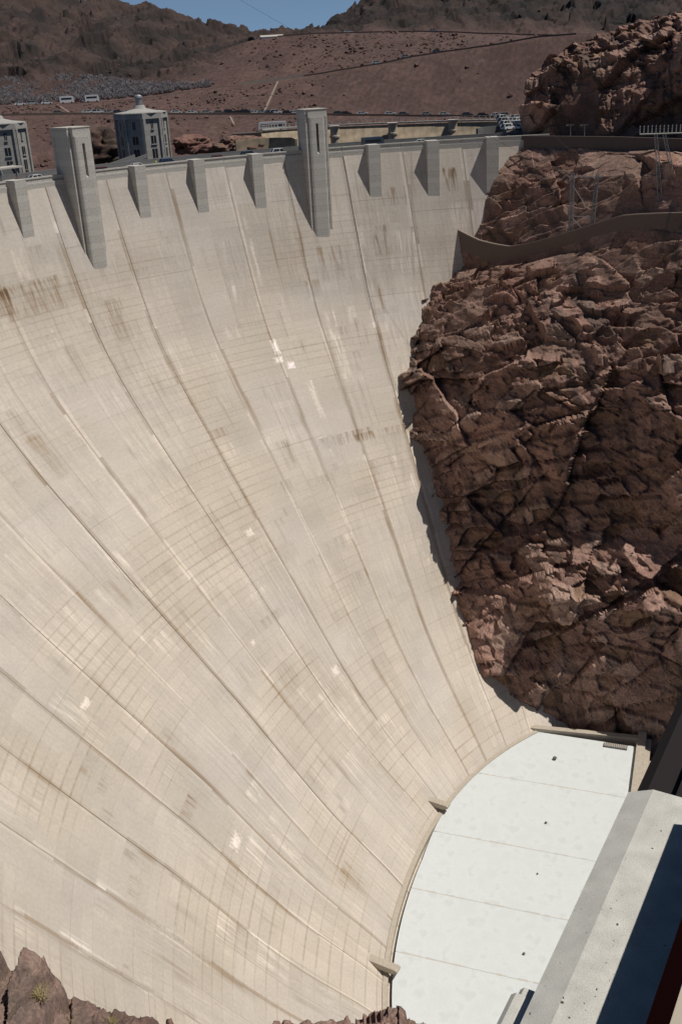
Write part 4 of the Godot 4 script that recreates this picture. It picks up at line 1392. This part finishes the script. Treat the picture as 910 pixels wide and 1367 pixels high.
func build_vehicles() -> void:
	M.paints = {"white": plain(lin(0.70, 0.71, 0.72), 0.25), "silver": plain(lin(0.38, 0.39, 0.40), 0.25), "black": plain(lin(0.012, 0.012, 0.014), 0.2), "red": plain(lin(0.16, 0.014, 0.014), 0.3), "blue": plain(lin(0.02, 0.05, 0.17), 0.25), "navy": plain(lin(0.03, 0.045, 0.08), 0.3), "grey": plain(lin(0.13, 0.13, 0.14), 0.3)}
	for k in M.paints:
		M.paints[k].clearcoat_enabled = true
		M.paints[k].clearcoat = 0.6
	# on the crest road: crest angle, radius, colour, kind
	var crest := [[20.6, 147.9, "white", 0, "white car beside the nearer crest tower, by the pale canopy"], [27.5, 147.9, "red", 0, "dark red car on the crest just right of the nearer crest tower"], [31.2, 147.9, "white", 0, "white car on the crest in front of the complete intake tower"], [34.9, 148.1, "blue", 1, "blue car on the crest near the right edge of intake tower"], [39.9, 148.1, "red", 0, "dark red car on the crest below the rubble bank"], [43.6, 147.9, "navy", 1, "dark blue car on the crest below the pale curved wall"], [46.9, 147.9, "white", 1, "white car on the crest just left of the farther crest tower"], [57.0, 148.6, "navy", 2, "dark blue van-like bus on the crest above a pilaster"], [61.9, 147.9, "white", 0, "white car on the crest road right of the bus"]]
	for e in crest:
		var f := crest_frame(e[0])
		var at: Vector3 = -f.basis.z * float(e[1]) + Vector3.UP * -1.12
		place_car(e[2], e[3], at, f.basis.x * (1.0 if e[3] != 0 else -1.0), e[4], "vehicles on the dam crest")
	# car park at the far dam end
	rng.seed = 55
	var k := 0
	var cp := ["white", "white", "silver", "white", "navy", "white", "silver", "white", "black", "white", "silver", "white"]
	for r in 4:
		for c in 3:
			var at := Vector3(-51.0 + c * 3.9 - r * 2.0, 0.0, -160.0 - r * 8.0 - c * 1.2)
			at.y = -1.0 + (-at.z - 140.0) * 0.062
			place_car(cp[k], 1 if k % 3 == 0 else 0, at, Vector3(0.35 + rng.randf() * 0.2, 0, -1), "%s car in the far car park, %s row back, %s" % [cp[k], ["first", "second", "third", "fourth"][r], ["left place", "middle place", "right place"][c]], "cars in the car park at the dam end")
			k += 1
	# along the hillside roads: bearing, road, colour, kind
	var hill := [[31.95, 0, "white", 0], [31.45, 0, "white", 1], [30.95, 0, "silver", 0], [30.45, 0, "navy", 0], [27.5, 0, "white", 0], [25.95, 0, "silver", 0], [24.75, 0, "black", 1], [24.3, 0, "black", 0], [23.9, 0, "black", 1], [23.45, 0, "white", 0], [23.1, 0, "silver", 0], [22.7, 0, "navy", 0], [22.35, 0, "white", 1], [21.75, 0, "black", 0], [21.4, 0, "white", 0], [20.95, 0, "white", 1], [25.3, 0, "grey", 0], [26.7, 0, "white", 0], [29.9, 0, "silver", 0], [33.4, 0, "grey", 0], [19.1, 0, "navy", 0], [18.7, 0, "black", 0], [17.85, 0, "white", 0], [16.4, 0, "white", 0], [15.7, 0, "grey", 0], [14.5, 0, "silver", 0], [13.6, 0, "white", 0], [12.4, 0, "navy", 0], [11.6, 0, "black", 0], [10.9, 0, "white", 0], [10.4, 0, "silver", 1],
		[35.2, 1, "white", 0], [34.6, 1, "silver", 1], [33.9, 1, "white", 0], [32.9, 1, "white", 2], [32.3, 1, "red", 0], [31.65, 1, "white", 2], [32.05, 1, "silver", 0], [17.0, 1, "white", 0], [15.5, 1, "silver", 0], [13.9, 1, "grey", 0], [18.4, 2, "white", 0], [14.1, 2, "silver", 0]]
	var cnt := {}
	hill.sort_custom(func(a, b): return a[0] > b[0])
	for e in hill:
		var di: float = [430.0, 470.5, 525.0][e[1]]
		var at := hill_point(e[0], di, hill_base(e[0], di) + 0.13)
		var ahead := hill_point(e[0] - 0.3, di, hill_base(e[0] - 0.3, di)) - hill_point(e[0] + 0.3, di, hill_base(e[0] + 0.3, di))
		var key := str(e[1])
		cnt[key] = cnt.get(key, 0) + 1
		var ord: String = ["first", "second", "third", "fourth", "fifth", "sixth", "seventh", "eighth", "ninth", "tenth", "eleventh", "twelfth", "thirteenth", "fourteenth", "fifteenth", "sixteenth", "seventeenth", "eighteenth", "nineteenth", "twentieth", "twenty-first", "twenty-second", "twenty-third", "twenty-fourth", "twenty-fifth", "twenty-sixth", "twenty-seventh", "twenty-eighth", "twenty-ninth", "thirtieth", "thirty-first", "thirty-second", "thirty-third", "thirty-fourth", "thirty-fifth", "thirty-sixth"][cnt[key] - 1]
		var road: String = ["on the lower hillside road", "on the sloping hillside road", "on the highest hillside road"][e[1]]
		var what: String = ["car", "tall car", "motor home", "bus"][e[3]]
		place_car(e[2], e[3], at, Vector3(ahead.x, 0, ahead.z), "%s %s %s, %s vehicle from the left" % [e[2], what, road, ord], "vehicles on the hillside roads")
	# coach behind the spillway
	var at := hill_point(22.6, 382.0, 0.35)
	var b := MB.new()
	b.box(Vector3(-14, -6, -4), Vector3(14, -0.02, 4))
	var pad := struct("pavement", b.mesh(), M.far_road, "paved strip behind the spillway wall")
	pad.position = at
	pad.rotation.y = deg_to_rad(22.6)
	place_car("white", 3, at, Vector3(-cos(deg_to_rad(22.6)), 0, sin(deg_to_rad(22.6))), "white bus parked behind the spillway wall", "vehicles behind the spillway")

# ------------------------------------------------------------------ pylons, lamps, canopy
func lattice_mast(b: MB, foot: Vector3, head: Vector3, w0: float, w1: float, n: int, th: float) -> void:
	for i in n:
		var t0 := float(i) / n
		var t1 := float(i + 1) / n
		var a := lerpf(w0, w1, t0) * 0.5
		var c := lerpf(w0, w1, t1) * 0.5
		var p := foot.lerp(head, t0)
		var q := foot.lerp(head, t1)
		var k0 := [p + Vector3(-a, 0, -a), p + Vector3(a, 0, -a), p + Vector3(a, 0, a), p + Vector3(-a, 0, a)]
		var k1 := [q + Vector3(-c, 0, -c), q + Vector3(c, 0, -c), q + Vector3(c, 0, c), q + Vector3(-c, 0, c)]
		for s in 4:
			b.bar(k0[s], k1[s], th)
			var s2 := (s + 1) % 4
			if (i + s) % 2 == 0: b.bar(k0[s], k1[s2], th * 0.65)
			else: b.bar(k0[s2], k1[s], th * 0.65)
			b.bar(k1[s], k1[s2], th * 0.6)

func build_pylons() -> void:
	var o := thing("lattice_pylon", "grey steel pylon of two lattice masts in front of the curved road wall", "pylon", Vector3(-23.0, -27.0, -109.0))
	for e in [[Vector3(-2.9, -1.5, -1.2), Vector3(-2.9, 19.6, -1.2)], [Vector3(1.9, -3.0, 1.0), Vector3(3.1, 19.6, 0.4)]]:
		var b := MB.new()
		lattice_mast(b, e[0], e[1], 1.15, 0.7, 14, 0.13)
		part("lattice_mast", b.mesh(), M.steel, o)
	var b2 := MB.new()
	b2.bar(Vector3(-2.9, 9.6, -1.2), Vector3(2.5, 9.6, 0.6), 0.16)
	b2.bar(Vector3(-2.9, 4.5, -1.2), Vector3(2.5, 9.4, 0.6), 0.1)
	b2.bar(Vector3(2.3, 4.5, 0.6), Vector3(-2.9, 9.4, -1.2), 0.1)
	b2.bar(Vector3(-2.9, 17.0, -1.2), Vector3(0.3, 12.5, -0.3), 0.12)
	part("cross_brace", b2.mesh(), M.steel, o)
	b2 = MB.new()
	b2.bar(Vector3(-4.2, 19.0, -1.6), Vector3(4.4, 19.0, 0.9), 0.18)
	part("cross_arm", b2.mesh(), M.steel, o)
	# taller portal frame at the right with a deck of insulators
	o = thing("portal_pylon", "tall steel portal pylon with pale deck of insulators at right", "pylon", Vector3(-4.6, -14.0, -104.0))
	for e in [[Vector3(0.2, -2.5, 0), Vector3(-2.2, 15.4, 0)], [Vector3(4.6, -2.5, 0), Vector3(-0.4, 15.4, 0)]]:
		var b := MB.new()
		lattice_mast(b, e[0], e[1], 1.0, 0.6, 12, 0.13)
		part("lattice_mast", b.mesh(), M.steel, o)
	b2 = MB.new()
	b2.bar(Vector3(-0.6, 4.0, 0), Vector3(3.0, 4.0, 0), 0.22)
	b2.bar(Vector3(-1.0, 8.0, 0), Vector3(1.9, 8.0, 0), 0.16)
	part("cross_brace", b2.mesh(), M.steel, o)
	b2 = MB.new()
	b2.box(Vector3(-5.8, 15.4, -0.7), Vector3(4.0, 15.6, 0.7))
	part("deck", b2.mesh(), M.concrete_grey, o)
	for i in 12:
		b2 = MB.new()
		b2.lathe(Vector3(-5.8 + i * 0.88, 15.75, 0), [Vector2(0.1, 0), Vector2(0.16, 0.3), Vector2(0.08, 0.5), Vector2(0.16, 0.8), Vector2(0.08, 1.0), Vector2(0.14, 1.4), Vector2(0.01, 1.6)], 6)
		part("insulator", b2.mesh(), M.steel, o)
	# dark mast cut by the right edge
	o = thing("lattice_mast", "dark slender lattice mast on the rock at the right edge", "pylon", Vector3(-1.6, -22.5, -92.0))
	for s in [-1.0, 1.6]:
		var b := MB.new()
		lattice_mast(b, Vector3(s * 1.2 - 1.0, -2, 0), Vector3(s * 1.2 + 0.9, 9.5, 0), 0.6, 0.4, 8, 0.09)
		part("leg", b.mesh(), M.dark_steel, o)
	# overhead cables that leave the lattice pylon towards the upper left
	for e in [[Vector3(-26.6, -8.3, -110.6), Vector3(0, 0, 0), "upper overhead cable rising from the lattice pylon across the sky"], [Vector3(-19.2, -8.3, -108.3), Vector3(36, 4.5, -16), "lower overhead cable rising from the lattice pylon across the sky"]]:
		var far = hill_point(23.6, 300.0, 37.5) + e[1]
		far = e[0] + (far - e[0]) * 1.35
		var cb := MB.new()
		var prev: Vector3 = e[0]
		for i in 24:
			var t := (i + 1) / 24.0
			var q: Vector3 = e[0].lerp(far, t) - Vector3.UP * 6.0 * t * (1.0 - t)
			cb.bar(prev, q, 0.045)
			prev = q
		single("power_line", cb.mesh(), M.dark_steel, e[2], "cable", "overhead cables from the lattice pylon")
	# two lamp posts on the retaining wall
	for e in [[Vector3(-29.6, -1.0, -132.6), "lamp post on the far road, left one of the pair"], [Vector3(-25.8, -1.0, -130.6), "lamp post with side arm on the far road, right one of the pair"]]:
		o = thing("lamp_post", e[1], "lamp post", e[0], 0.0, "lamp posts by the far road")
		var b := MB.new()
		b.lathe(Vector3.ZERO, [Vector2(0.12, 0), Vector2(0.08, 3.6), Vector2(0.01, 3.6)], 8)
		part("pole", b.mesh(), M.steel, o)
		b = MB.new()
		b.bar(Vector3(-0.9, 3.5, 0), Vector3(0.9, 3.5, 0), 0.1)
		b.box(Vector3(-1.2, 3.35, -0.15), Vector3(-0.6, 3.55, 0.15))
		part("lamp_head", b.mesh(), M.steel, o)

# one continuous body from tapered bones, meshed as surface nets
func person_mesh(bones: Array, cell: float) -> ArrayMesh:
	var lo := Vector3(-0.55, -0.05, -0.4)
	var nx := int(1.1 / cell)
	var ny := int(1.95 / cell)
	var nz := int(0.8 / cell)
	var f := PackedFloat32Array()
	f.resize(nx * ny * nz)
	for z in nz:
		for y in ny:
			for x in nx:
				var p := lo + Vector3(x, y, z) * cell
				var d := 1.0
				for e in bones:
					var a: Vector3 = e[0]
					var ab: Vector3 = e[1] - a
					var t := clampf((p - a).dot(ab) / maxf(ab.length_squared(), 1e-6), 0.0, 1.0)
					var q := (p - a - ab * t).length() - lerpf(e[2], e[3], t)
					var h := clampf(0.5 + 0.5 * (d - q) / 0.04, 0.0, 1.0)
					d = lerpf(d, q, h) - 0.04 * h * (1.0 - h)
				f[(z * ny + y) * nx + x] = d
	var id := PackedInt32Array()
	id.resize(nx * ny * nz)
	id.fill(-1)
	var v := PackedVector3Array()
	var col := PackedColorArray()
	for z in nz - 1:
		for y in ny - 1:
			for x in nx - 1:
				var s := Vector3.ZERO
				var n := 0
				var inside := 0
				for c in 8:
					if f[((z + (c >> 2)) * ny + y + ((c >> 1) & 1)) * nx + x + (c & 1)] < 0.0: inside += 1
				if inside == 0 or inside == 8: continue
				for c in 8:
					for ax in 3:
						if c & (1 << ax): continue
						var c2 := c | (1 << ax)
						var d0 := f[((z + (c >> 2)) * ny + y + ((c >> 1) & 1)) * nx + x + (c & 1)]
						var d1 := f[((z + (c2 >> 2)) * ny + y + ((c2 >> 1) & 1)) * nx + x + (c2 & 1)]
						if (d0 < 0.0) == (d1 < 0.0): continue
						var t := d0 / (d0 - d1)
						s += Vector3(c & 1, (c >> 1) & 1, c >> 2).lerp(Vector3(c2 & 1, (c2 >> 1) & 1, c2 >> 2), t)
						n += 1
				id[(z * ny + y) * nx + x] = v.size()
				v.append(lo + (Vector3(x, y, z) + s / n) * cell)
	var st := MB.new()
	var step := [1, nx, nx * ny]
	for z in range(1, nz - 1):
		for y in range(1, ny - 1):
			for x in range(1, nx - 1):
				var k := (z * ny + y) * nx + x
				for ax in 3:
					var s0 := f[k] < 0.0
					var s1 := f[k + step[ax]] < 0.0
					if s0 == s1: continue
					var u: int = step[(ax + 1) % 3]
					var w: int = step[(ax + 2) % 3]
					var q := [id[k - u - w], id[k - w], id[k], id[k - u]]
					if q.min() < 0: continue
					if s0: st.quad(v[q[0]], v[q[1]], v[q[2]], v[q[3]])
					else: st.quad(v[q[3]], v[q[2]], v[q[1]], v[q[0]])
	return st.mesh()

func build_people() -> void:
	var bones := [[Vector3(0, 0.98, 0), Vector3(0, 1.18, 0), 0.15, 0.15], [Vector3(-0.06, 1.33, 0), Vector3(0.06, 1.33, 0), 0.15, 0.15], [Vector3(0, 1.45, 0), Vector3(0, 1.56, 0), 0.065, 0.06], [Vector3(0, 1.62, 0.01), Vector3(0, 1.68, 0.0), 0.085, 0.10], [Vector3(0, 1.62, 0.09), Vector3(0, 1.60, 0.115), 0.018, 0.018]]
	for s in [-1.0, 1.0]:
		bones.append([Vector3(s * 0.09, 0.92, 0), Vector3(s * 0.10, 0.50, 0.02), 0.10, 0.065])
		bones.append([Vector3(s * 0.10, 0.50, 0.02), Vector3(s * 0.11, 0.08, -0.01), 0.065, 0.045])
		bones.append([Vector3(s * 0.11, 0.04, -0.03), Vector3(s * 0.12, 0.035, 0.16), 0.042, 0.035])
		bones.append([Vector3(s * 0.19, 1.40, 0), Vector3(s * 0.25, 1.13, -0.01), 0.058, 0.045])
		bones.append([Vector3(s * 0.25, 1.13, -0.01), Vector3(s * 0.24, 0.88, 0.08), 0.043, 0.032])
		bones.append([Vector3(s * 0.24, 0.88, 0.08), Vector3(s * 0.23, 0.78, 0.10), 0.035, 0.022])
	var body := person_mesh(bones, 0.045)
	var vest_bones := [[Vector3(0, 0.95, 0), Vector3(0, 1.18, 0), 0.172, 0.172], [Vector3(-0.06, 1.32, 0), Vector3(0.06, 1.32, 0), 0.172, 0.172]]
	var vest := person_mesh(vest_bones, 0.045)
	var leg_bones := [[Vector3(-0.05, 0.95, 0), Vector3(0.05, 0.95, 0), 0.14, 0.14]]
	for s in [-1.0, 1.0]:
		leg_bones.append([Vector3(s * 0.09, 0.92, 0), Vector3(s * 0.10, 0.50, 0.02), 0.115, 0.085])
		leg_bones.append([Vector3(s * 0.10, 0.50, 0.02), Vector3(s * 0.11, 0.10, -0.01), 0.085, 0.075])
	var legs := person_mesh(leg_bones, 0.045)
	var hair := person_mesh([[Vector3(0, 1.70, -0.03), Vector3(0, 1.71, -0.01), 0.105, 0.105]], 0.035)
	var skin := plain(lin(0.33, 0.20, 0.14), 0.7)
	var n := 0
	for e in [[33.1, lin(0.42, 0.62, 0.04), "person in lime yellow vest standing on the crest footway"], [19.4, lin(0.03, 0.04, 0.08), "person in dark top on the crest footway, nearest the tower"], [18.3, lin(0.35, 0.05, 0.05), "person in red top on the crest footway below the canopy"]]:
		var f := crest_frame(e[0])
		var o := thing("person", e[2], "person", -f.basis.z * 146.1 + Vector3.UP * -0.98, f.basis.get_euler().y + 0.4 * n, "people on the crest footway")
		var b := part("body", body, skin, o)
		part("top", vest, plain(e[1], 0.8), b)
		part("trousers", legs, M.door_grey, b)
		part("hair", hair, M.tyre, b)
		n += 1

func build_crest_details() -> void:
	# pale canopy over the footway left of the nearer tower
	var o := thing("canopy", "long flat pale canopy on posts along the crest at left", "canopy")
	var b := MB.new()
	ring(b, 8.0, 20.3, 10, 150.5, 154.5, 2.0, 2.35)
	part("roof", b.mesh(), M.concrete, o)
	for i in 8:
		var a := deg_to_rad(8.6 + i * 1.6)
		b = MB.new()
		b.box(Vector3(-0.12, -1.12, -0.12), Vector3(0.12, 2.0, 0.12))
		part("post", b.mesh(), M.steel, o).position = Vector3(-cos(a) * 151.2, 0, -sin(a) * 151.2)
	# decks that join the crest to the intake towers
	for e in [[29.0, Vector3(-165.4, 0, -151.6), "concrete footbridge deck to the complete intake tower"], [21.5, Vector3(-198.7, 0, -124.1), "concrete footbridge deck to the intake tower at left edge"]]:
		var f := crest_frame(e[0])
		var p0: Vector3 = -f.basis.z * 159.7
		var p1: Vector3 = e[1]
		p1 = p0.lerp(p1, 0.9)
		o = thing("footbridge", e[2], "bridge", Vector3.ZERO, 0.0, "bridges to the intake towers")
		p0.y -= 1.6; p1.y -= 2.2
		part("deck", wall_strip([p0 + Vector3(0, -1.1, 0), p1 + Vector3(0, -1.1, 0)], 4, 1.2, 4.0, 0.0).mesh(), M.asphalt, o)
		for s in [-1.0, 1.0]:
			var sd: Vector3 = (p1 - p0).normalized().cross(Vector3.UP) * s * 1.9
			part("parapet", wall_strip([p0 + sd, p1 + sd], 4, 1.08, 0.25, 0.0).mesh(), M.dark_parapet, o)
	# small pale building on the saddle
	o = thing("roadside_building", "low white building on the skyline at the road saddle", "building", hill_point(22.3, 534.0, tab(H_TOP, 22.3)), deg_to_rad(22.0))
	b = MB.new()
	b.box(Vector3(-5, -1.5, -2.5), Vector3(5, 0.9, 2.5))
	part("wall", b.mesh(), M.white_paint, o)
	b = MB.new()
	b.extrude([Vector2(-3.0, 0.9), Vector2(3.0, 0.9), Vector2(0, 1.7)], Vector3.ZERO, Vector3(0, 0, -1), Vector3.UP, Vector3(1, 0, 0), -5.4, 5.4)
	part("roof", b.mesh(), M.concrete, o)

# ------------------------------------------------------------------ lookout in the foreground
func build_lookout() -> void:
	var ax := Vector3(0.187, 0, -0.982).normalized()    # along the wall, away from the camera
	var sx := Vector3(0.982, 0, 0.187).normalized()     # towards the walkway
	var h := 1.5
	var org := Vector3(EYE.x, EYE.y - h, EYE.z)
	var o := thing("coping_wall", "pitted pale concrete coping with chamfered edge in the right foreground", "wall")
	var b := MB.new()
	var sec := [Vector2(0.5, 0.0), Vector2(-0.372, 0.0), Vector2(-0.426, -0.026), Vector2(-0.426, -2.2), Vector2(0.5, -2.2)]
	sec.reverse()
	b.extrude(sec, org, sx, Vector3.UP, ax, -1.5, 1.905)
	part("coping", b.mesh(), M.cast, o)
	o = thing("raised_kerb", "raised tan kerb with dark maroon steel edge on the foreground coping", "kerb")
	b = MB.new()
	b.extrude([Vector2(-0.164, 0.002), Vector2(-0.164, 0.246), Vector2(0.3, 0.246), Vector2(0.3, 0.002)], org, sx, Vector3.UP, ax, -1.5, 1.85)
	part("kerb", b.mesh(), M.concrete_tan, o)
	b = MB.new()
	b.extrude([Vector2(-0.1645, 0.002), Vector2(-0.1645, 0.25), Vector2(-0.193, 0.25), Vector2(-0.193, 0.002)], org, sx, Vector3.UP, ax, -1.5, 1.85)
	part("steel_edge", b.mesh(), M.maroon, o)
	# beyond its end: lower coping with its shade painted as an added ribbed dark cover
	o = thing("shaded_wall", "lower wall with shade as an added dark ribbed cover beyond the foreground coping", "wall")
	b = MB.new()
	sec = [Vector2(0.5, -0.09), Vector2(-0.40, -0.09), Vector2(-0.437, -0.13), Vector2(-0.437, -2.2), Vector2(0.5, -2.2)]
	sec.reverse()
	b.extrude(sec, org, sx, Vector3.UP, ax, 1.92, 5.2)
	part("wall", b.mesh(), M.cast, o)
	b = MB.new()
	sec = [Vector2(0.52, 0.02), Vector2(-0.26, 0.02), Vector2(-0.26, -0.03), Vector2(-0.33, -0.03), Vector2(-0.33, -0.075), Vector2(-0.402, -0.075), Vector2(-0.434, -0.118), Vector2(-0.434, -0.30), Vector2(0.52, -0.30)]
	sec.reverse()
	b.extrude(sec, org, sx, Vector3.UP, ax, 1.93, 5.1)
	part("shade_cover", b.mesh(), M.painted_shade, o)
	# short lower pier outside the coping
	o = thing("outer_ledge", "narrow concrete ledge along the outer side of the foreground coping", "ledge")
	b = MB.new()
	sec = [Vector2(-0.427, -0.09), Vector2(-0.474, -0.09), Vector2(-0.484, -0.10), Vector2(-0.484, -0.7), Vector2(-0.427, -0.7)]
	sec.reverse()
	b.extrude(sec, org, sx, Vector3.UP, ax, -1.5, 1.33)
	sec = [Vector2(-0.427, -0.095), Vector2(-0.466, -0.095), Vector2(-0.474, -0.105), Vector2(-0.474, -0.7), Vector2(-0.427, -0.7)]
	sec.reverse()
	b.extrude(sec, org, sx, Vector3.UP, ax, 1.33, 1.352)
	part("ledge", b.mesh(), M.cast, o)
	# terrace that carries it all
	b = MB.new()
	b.extrude([Vector2(0.51, -3.2), Vector2(9.0, -3.2), Vector2(9.0, -0.12), Vector2(0.51, -0.12)], org, sx, Vector3.UP, ax, -8.0, 6.0)
	struct("pavement", b.mesh(), M.concrete_tan, "paved lookout terrace")

func build_near_rocks() -> void:
	# broken rim rock below the lookout: crest line, then away into the canyon and back under the terrace
	var ridge := [Vector3(-22.0, -7.6, 133.4), Vector3(-17.0, -8.6, 133.0), Vector3(-15.2, -9.0, 132.8), Vector3(-13.6, -9.9, 132.8), Vector3(-12.2, -10.9, 132.7), Vector3(-10.3, -11.5, 132.2), Vector3(-8.7, -12.2, 131.5), Vector3(-7.4, -13.2, 131.0), Vector3(-5.7, -12.5, 130.3), Vector3(-4.3, -12.45, 129.8), Vector3(-2.8, -12.4, 129.1), Vector3(-1.9, -12.3, 128.8), Vector3(-0.9, -13.3, 128.5), Vector3(3.0, -15.5, 128.0), Vector3(8.0, -16.5, 128.0)]
	var away := []
	var back := []
	var deep := []
	var back2 := []
	for q in ridge:
		away.append(q + Vector3(-2.5, -9.0, -3.0))
		deep.append(q + Vector3(-6.0, -70.0, -10.0))
		back.append(q + Vector3(2.5, 1.6, 7.0))
		back2.append(Vector3(q.x * 0.8 + 4.0, 13.5, 151.0))
	var rows := [deep, away, ridge, back, back2]
	var sub := [16, 44, 130, 30]
	var nu := 620
	var spots := {}
	var v := PackedVector3Array()
	var col := PackedColorArray()
	var nv := 0
	for k in 4:
		for j in sub[k] + (1 if k == 3 else 0):
			nv += 1
			var t: float = float(j) / sub[k]
			for i in nu:
				var u := float(i) / (nu - 1)
				var p := poly_at(rows[k], u).lerp(poly_at(rows[k + 1], u), t)
				var q := p * 2.6
				var am := 0.34
				var d := crag(p, 3.2) * 0.24 + crag(p * 1.3 + Vector3(3, 9, 1), 9.0) * 0.17 + 0.10 * n_fine.get_noise_3dv(p * 7.0)
				p += Vector3(-0.1, 0.9, -0.2) * (d - 0.2)
				if k == 3: p.y = minf(p.y, 12.4)
				v.append(p)
				if k == 2: spots[Vector2i(i, j)] = p
				var c := rock_colour(q, 1.0)
				var li := clampf(0.5 + 1.5 * n_mid.get_noise_3dv(p * 1.3 + Vector3(0, 50, 0)), 0.0, 1.0)
				c = c.lerp(Color(0.34, 0.27, 0.23), 0.4 * li)
				var dv := clampf(2.2 * n_mid.get_noise_3dv(p * 4.0 + Vector3(7, 0, 3)), 0.0, 1.0)
				c = c.lerp(Color(0.07, 0.06, 0.055), 0.6 * dv)
				col.append(c)
	struct("near_rocks", grid_mesh(v, col, PackedVector2Array(), nu, nv, false), M.near_rock, "broken reddish rim rocks along the bottom edge")
	var clump := twig_clump(90, 0.55, 0.55, 0.012, 17)
	var n := 0
	for e in [[Vector2i(92, 14), 0.9], [Vector2i(150, 22), 1.1], [Vector2i(176, 14), 0.8], [Vector2i(70, 40), 0.8], [Vector2i(206, 10), 0.7]]:
		var b := single("dry_shrub", clump, M.dry, ["straw coloured shrub near the top of the bottom left rock", "larger straw coloured shrub on the slope of the bottom left rock", "straw coloured shrub at the foot of the bottom left rock", "small straw coloured shrub nearest the left edge", "smallest straw coloured shrub on the low rocks"][n], "shrub", "dry shrubs on the rim rocks")
		b.position = spots[e[0]] + Vector3(0, -0.05, 0)
		b.scale = Vector3.ONE * e[1]
		b.rotation.y = n * 1.3
		n += 1

# ------------------------------------------------------------------ scene
func _ready() -> void:
	var cam := Camera3D.new()
	cam.name = "camera"
	cam.fov = 53.35
	cam.near = 0.1
	cam.far = 4000.0
	add_child(cam)
	cam.transform = Transform3D(Basis(Vector3(0.94504379, -0.0507771, -0.32297665), Vector3(-0.08394955, 0.9170582, -0.38981628), Vector3(0.31598213, 0.39550719, 0.86239745)).orthonormalized(), EYE)
	cam.current = true
	var we := WorldEnvironment.new()
	we.name = "world_environment"
	var env := Environment.new()
	env.background_mode = Environment.BG_SKY
	var sky := Sky.new()
	var sm := ProceduralSkyMaterial.new()
	sm.sky_top_color = Color(0.19, 0.27, 0.39)
	sm.sky_horizon_color = Color(0.53, 0.66, 0.80)
	sm.sky_curve = 0.12
	sm.ground_bottom_color = Color(0.22, 0.17, 0.14)
	sm.ground_horizon_color = Color(0.36, 0.33, 0.32)
	sm.sky_energy_multiplier = 1.0
	sky.sky_material = sm
	env.sky = sky
	env.tonemap_mode = Environment.TONE_MAPPER_LINEAR
	env.tonemap_exposure = 0.80
	env.sdfgi_enabled = true
	env.ssao_enabled = true
	env.ssil_enabled = true
	we.environment = env
	add_child(we)
	var sun := DirectionalLight3D.new()
	sun.name = "sun"
	sun.light_energy = 1.6
	sun.light_color = Color(1.0, 0.98, 0.945)
	sun.light_angular_distance = 0.5
	sun.shadow_enabled = true
	add_child(sun)
	var az := deg_to_rad(SUN_AZ)
	var el := deg_to_rad(SUN_EL)
	var to_sun := Vector3(cos(el) * cos(az), sin(el), -cos(el) * sin(az))
	sun.look_at_from_position(Vector3.ZERO, -to_sun, Vector3.UP)

	var t0 := Time.get_ticks_msec()
	setup_noise()
	make_materials()
	make_cast_textures()
	M.seal = plain(lin(0.48, 0.45, 0.41), 0.95)
	M.painted_shade = plain(lin(0.024, 0.020, 0.021), 0.8, 0.0)  # dark colour stands in for shade on the lower foreground wall
	M.painted_shade.metallic_specular = 0.2
	build_face_table()
	make_face_texture()
	print("textures ", Time.get_ticks_msec() - t0)
	build_dam()
	build_canyon_wall()
	build_right_bank()
	print("canyon ", Time.get_ticks_msec() - t0)
	build_hillside()
	print("hills ", Time.get_ticks_msec() - t0)
	build_near_rocks()
	build_crest_tower(30.4 - PITCH_DEG, "nearer of two tall concrete towers on the dam crest, at left", 6.0)
	build_crest_tower(30.4 + PITCH_DEG * 3.0, "farther tall concrete tower on the dam crest, at the centre", 5.35)
	build_intake_tower(Vector3(-165.4, -3.5, -151.6), deg_to_rad(29.0 + 26.0), "complete octagonal concrete intake tower behind the crest")
	build_intake_tower(Vector3(-198.7, -4.0, -124.1), deg_to_rad(36.0 + 12.0), "octagonal concrete intake tower cut by the left edge")
	build_power_house()
	build_spillway()
	build_crest_details()
	build_pylons()
	build_vehicles()
	build_people()
	build_lookout()
	print("done ", Time.get_ticks_msec() - t0)
	for k in car_protos: car_protos[k].free()
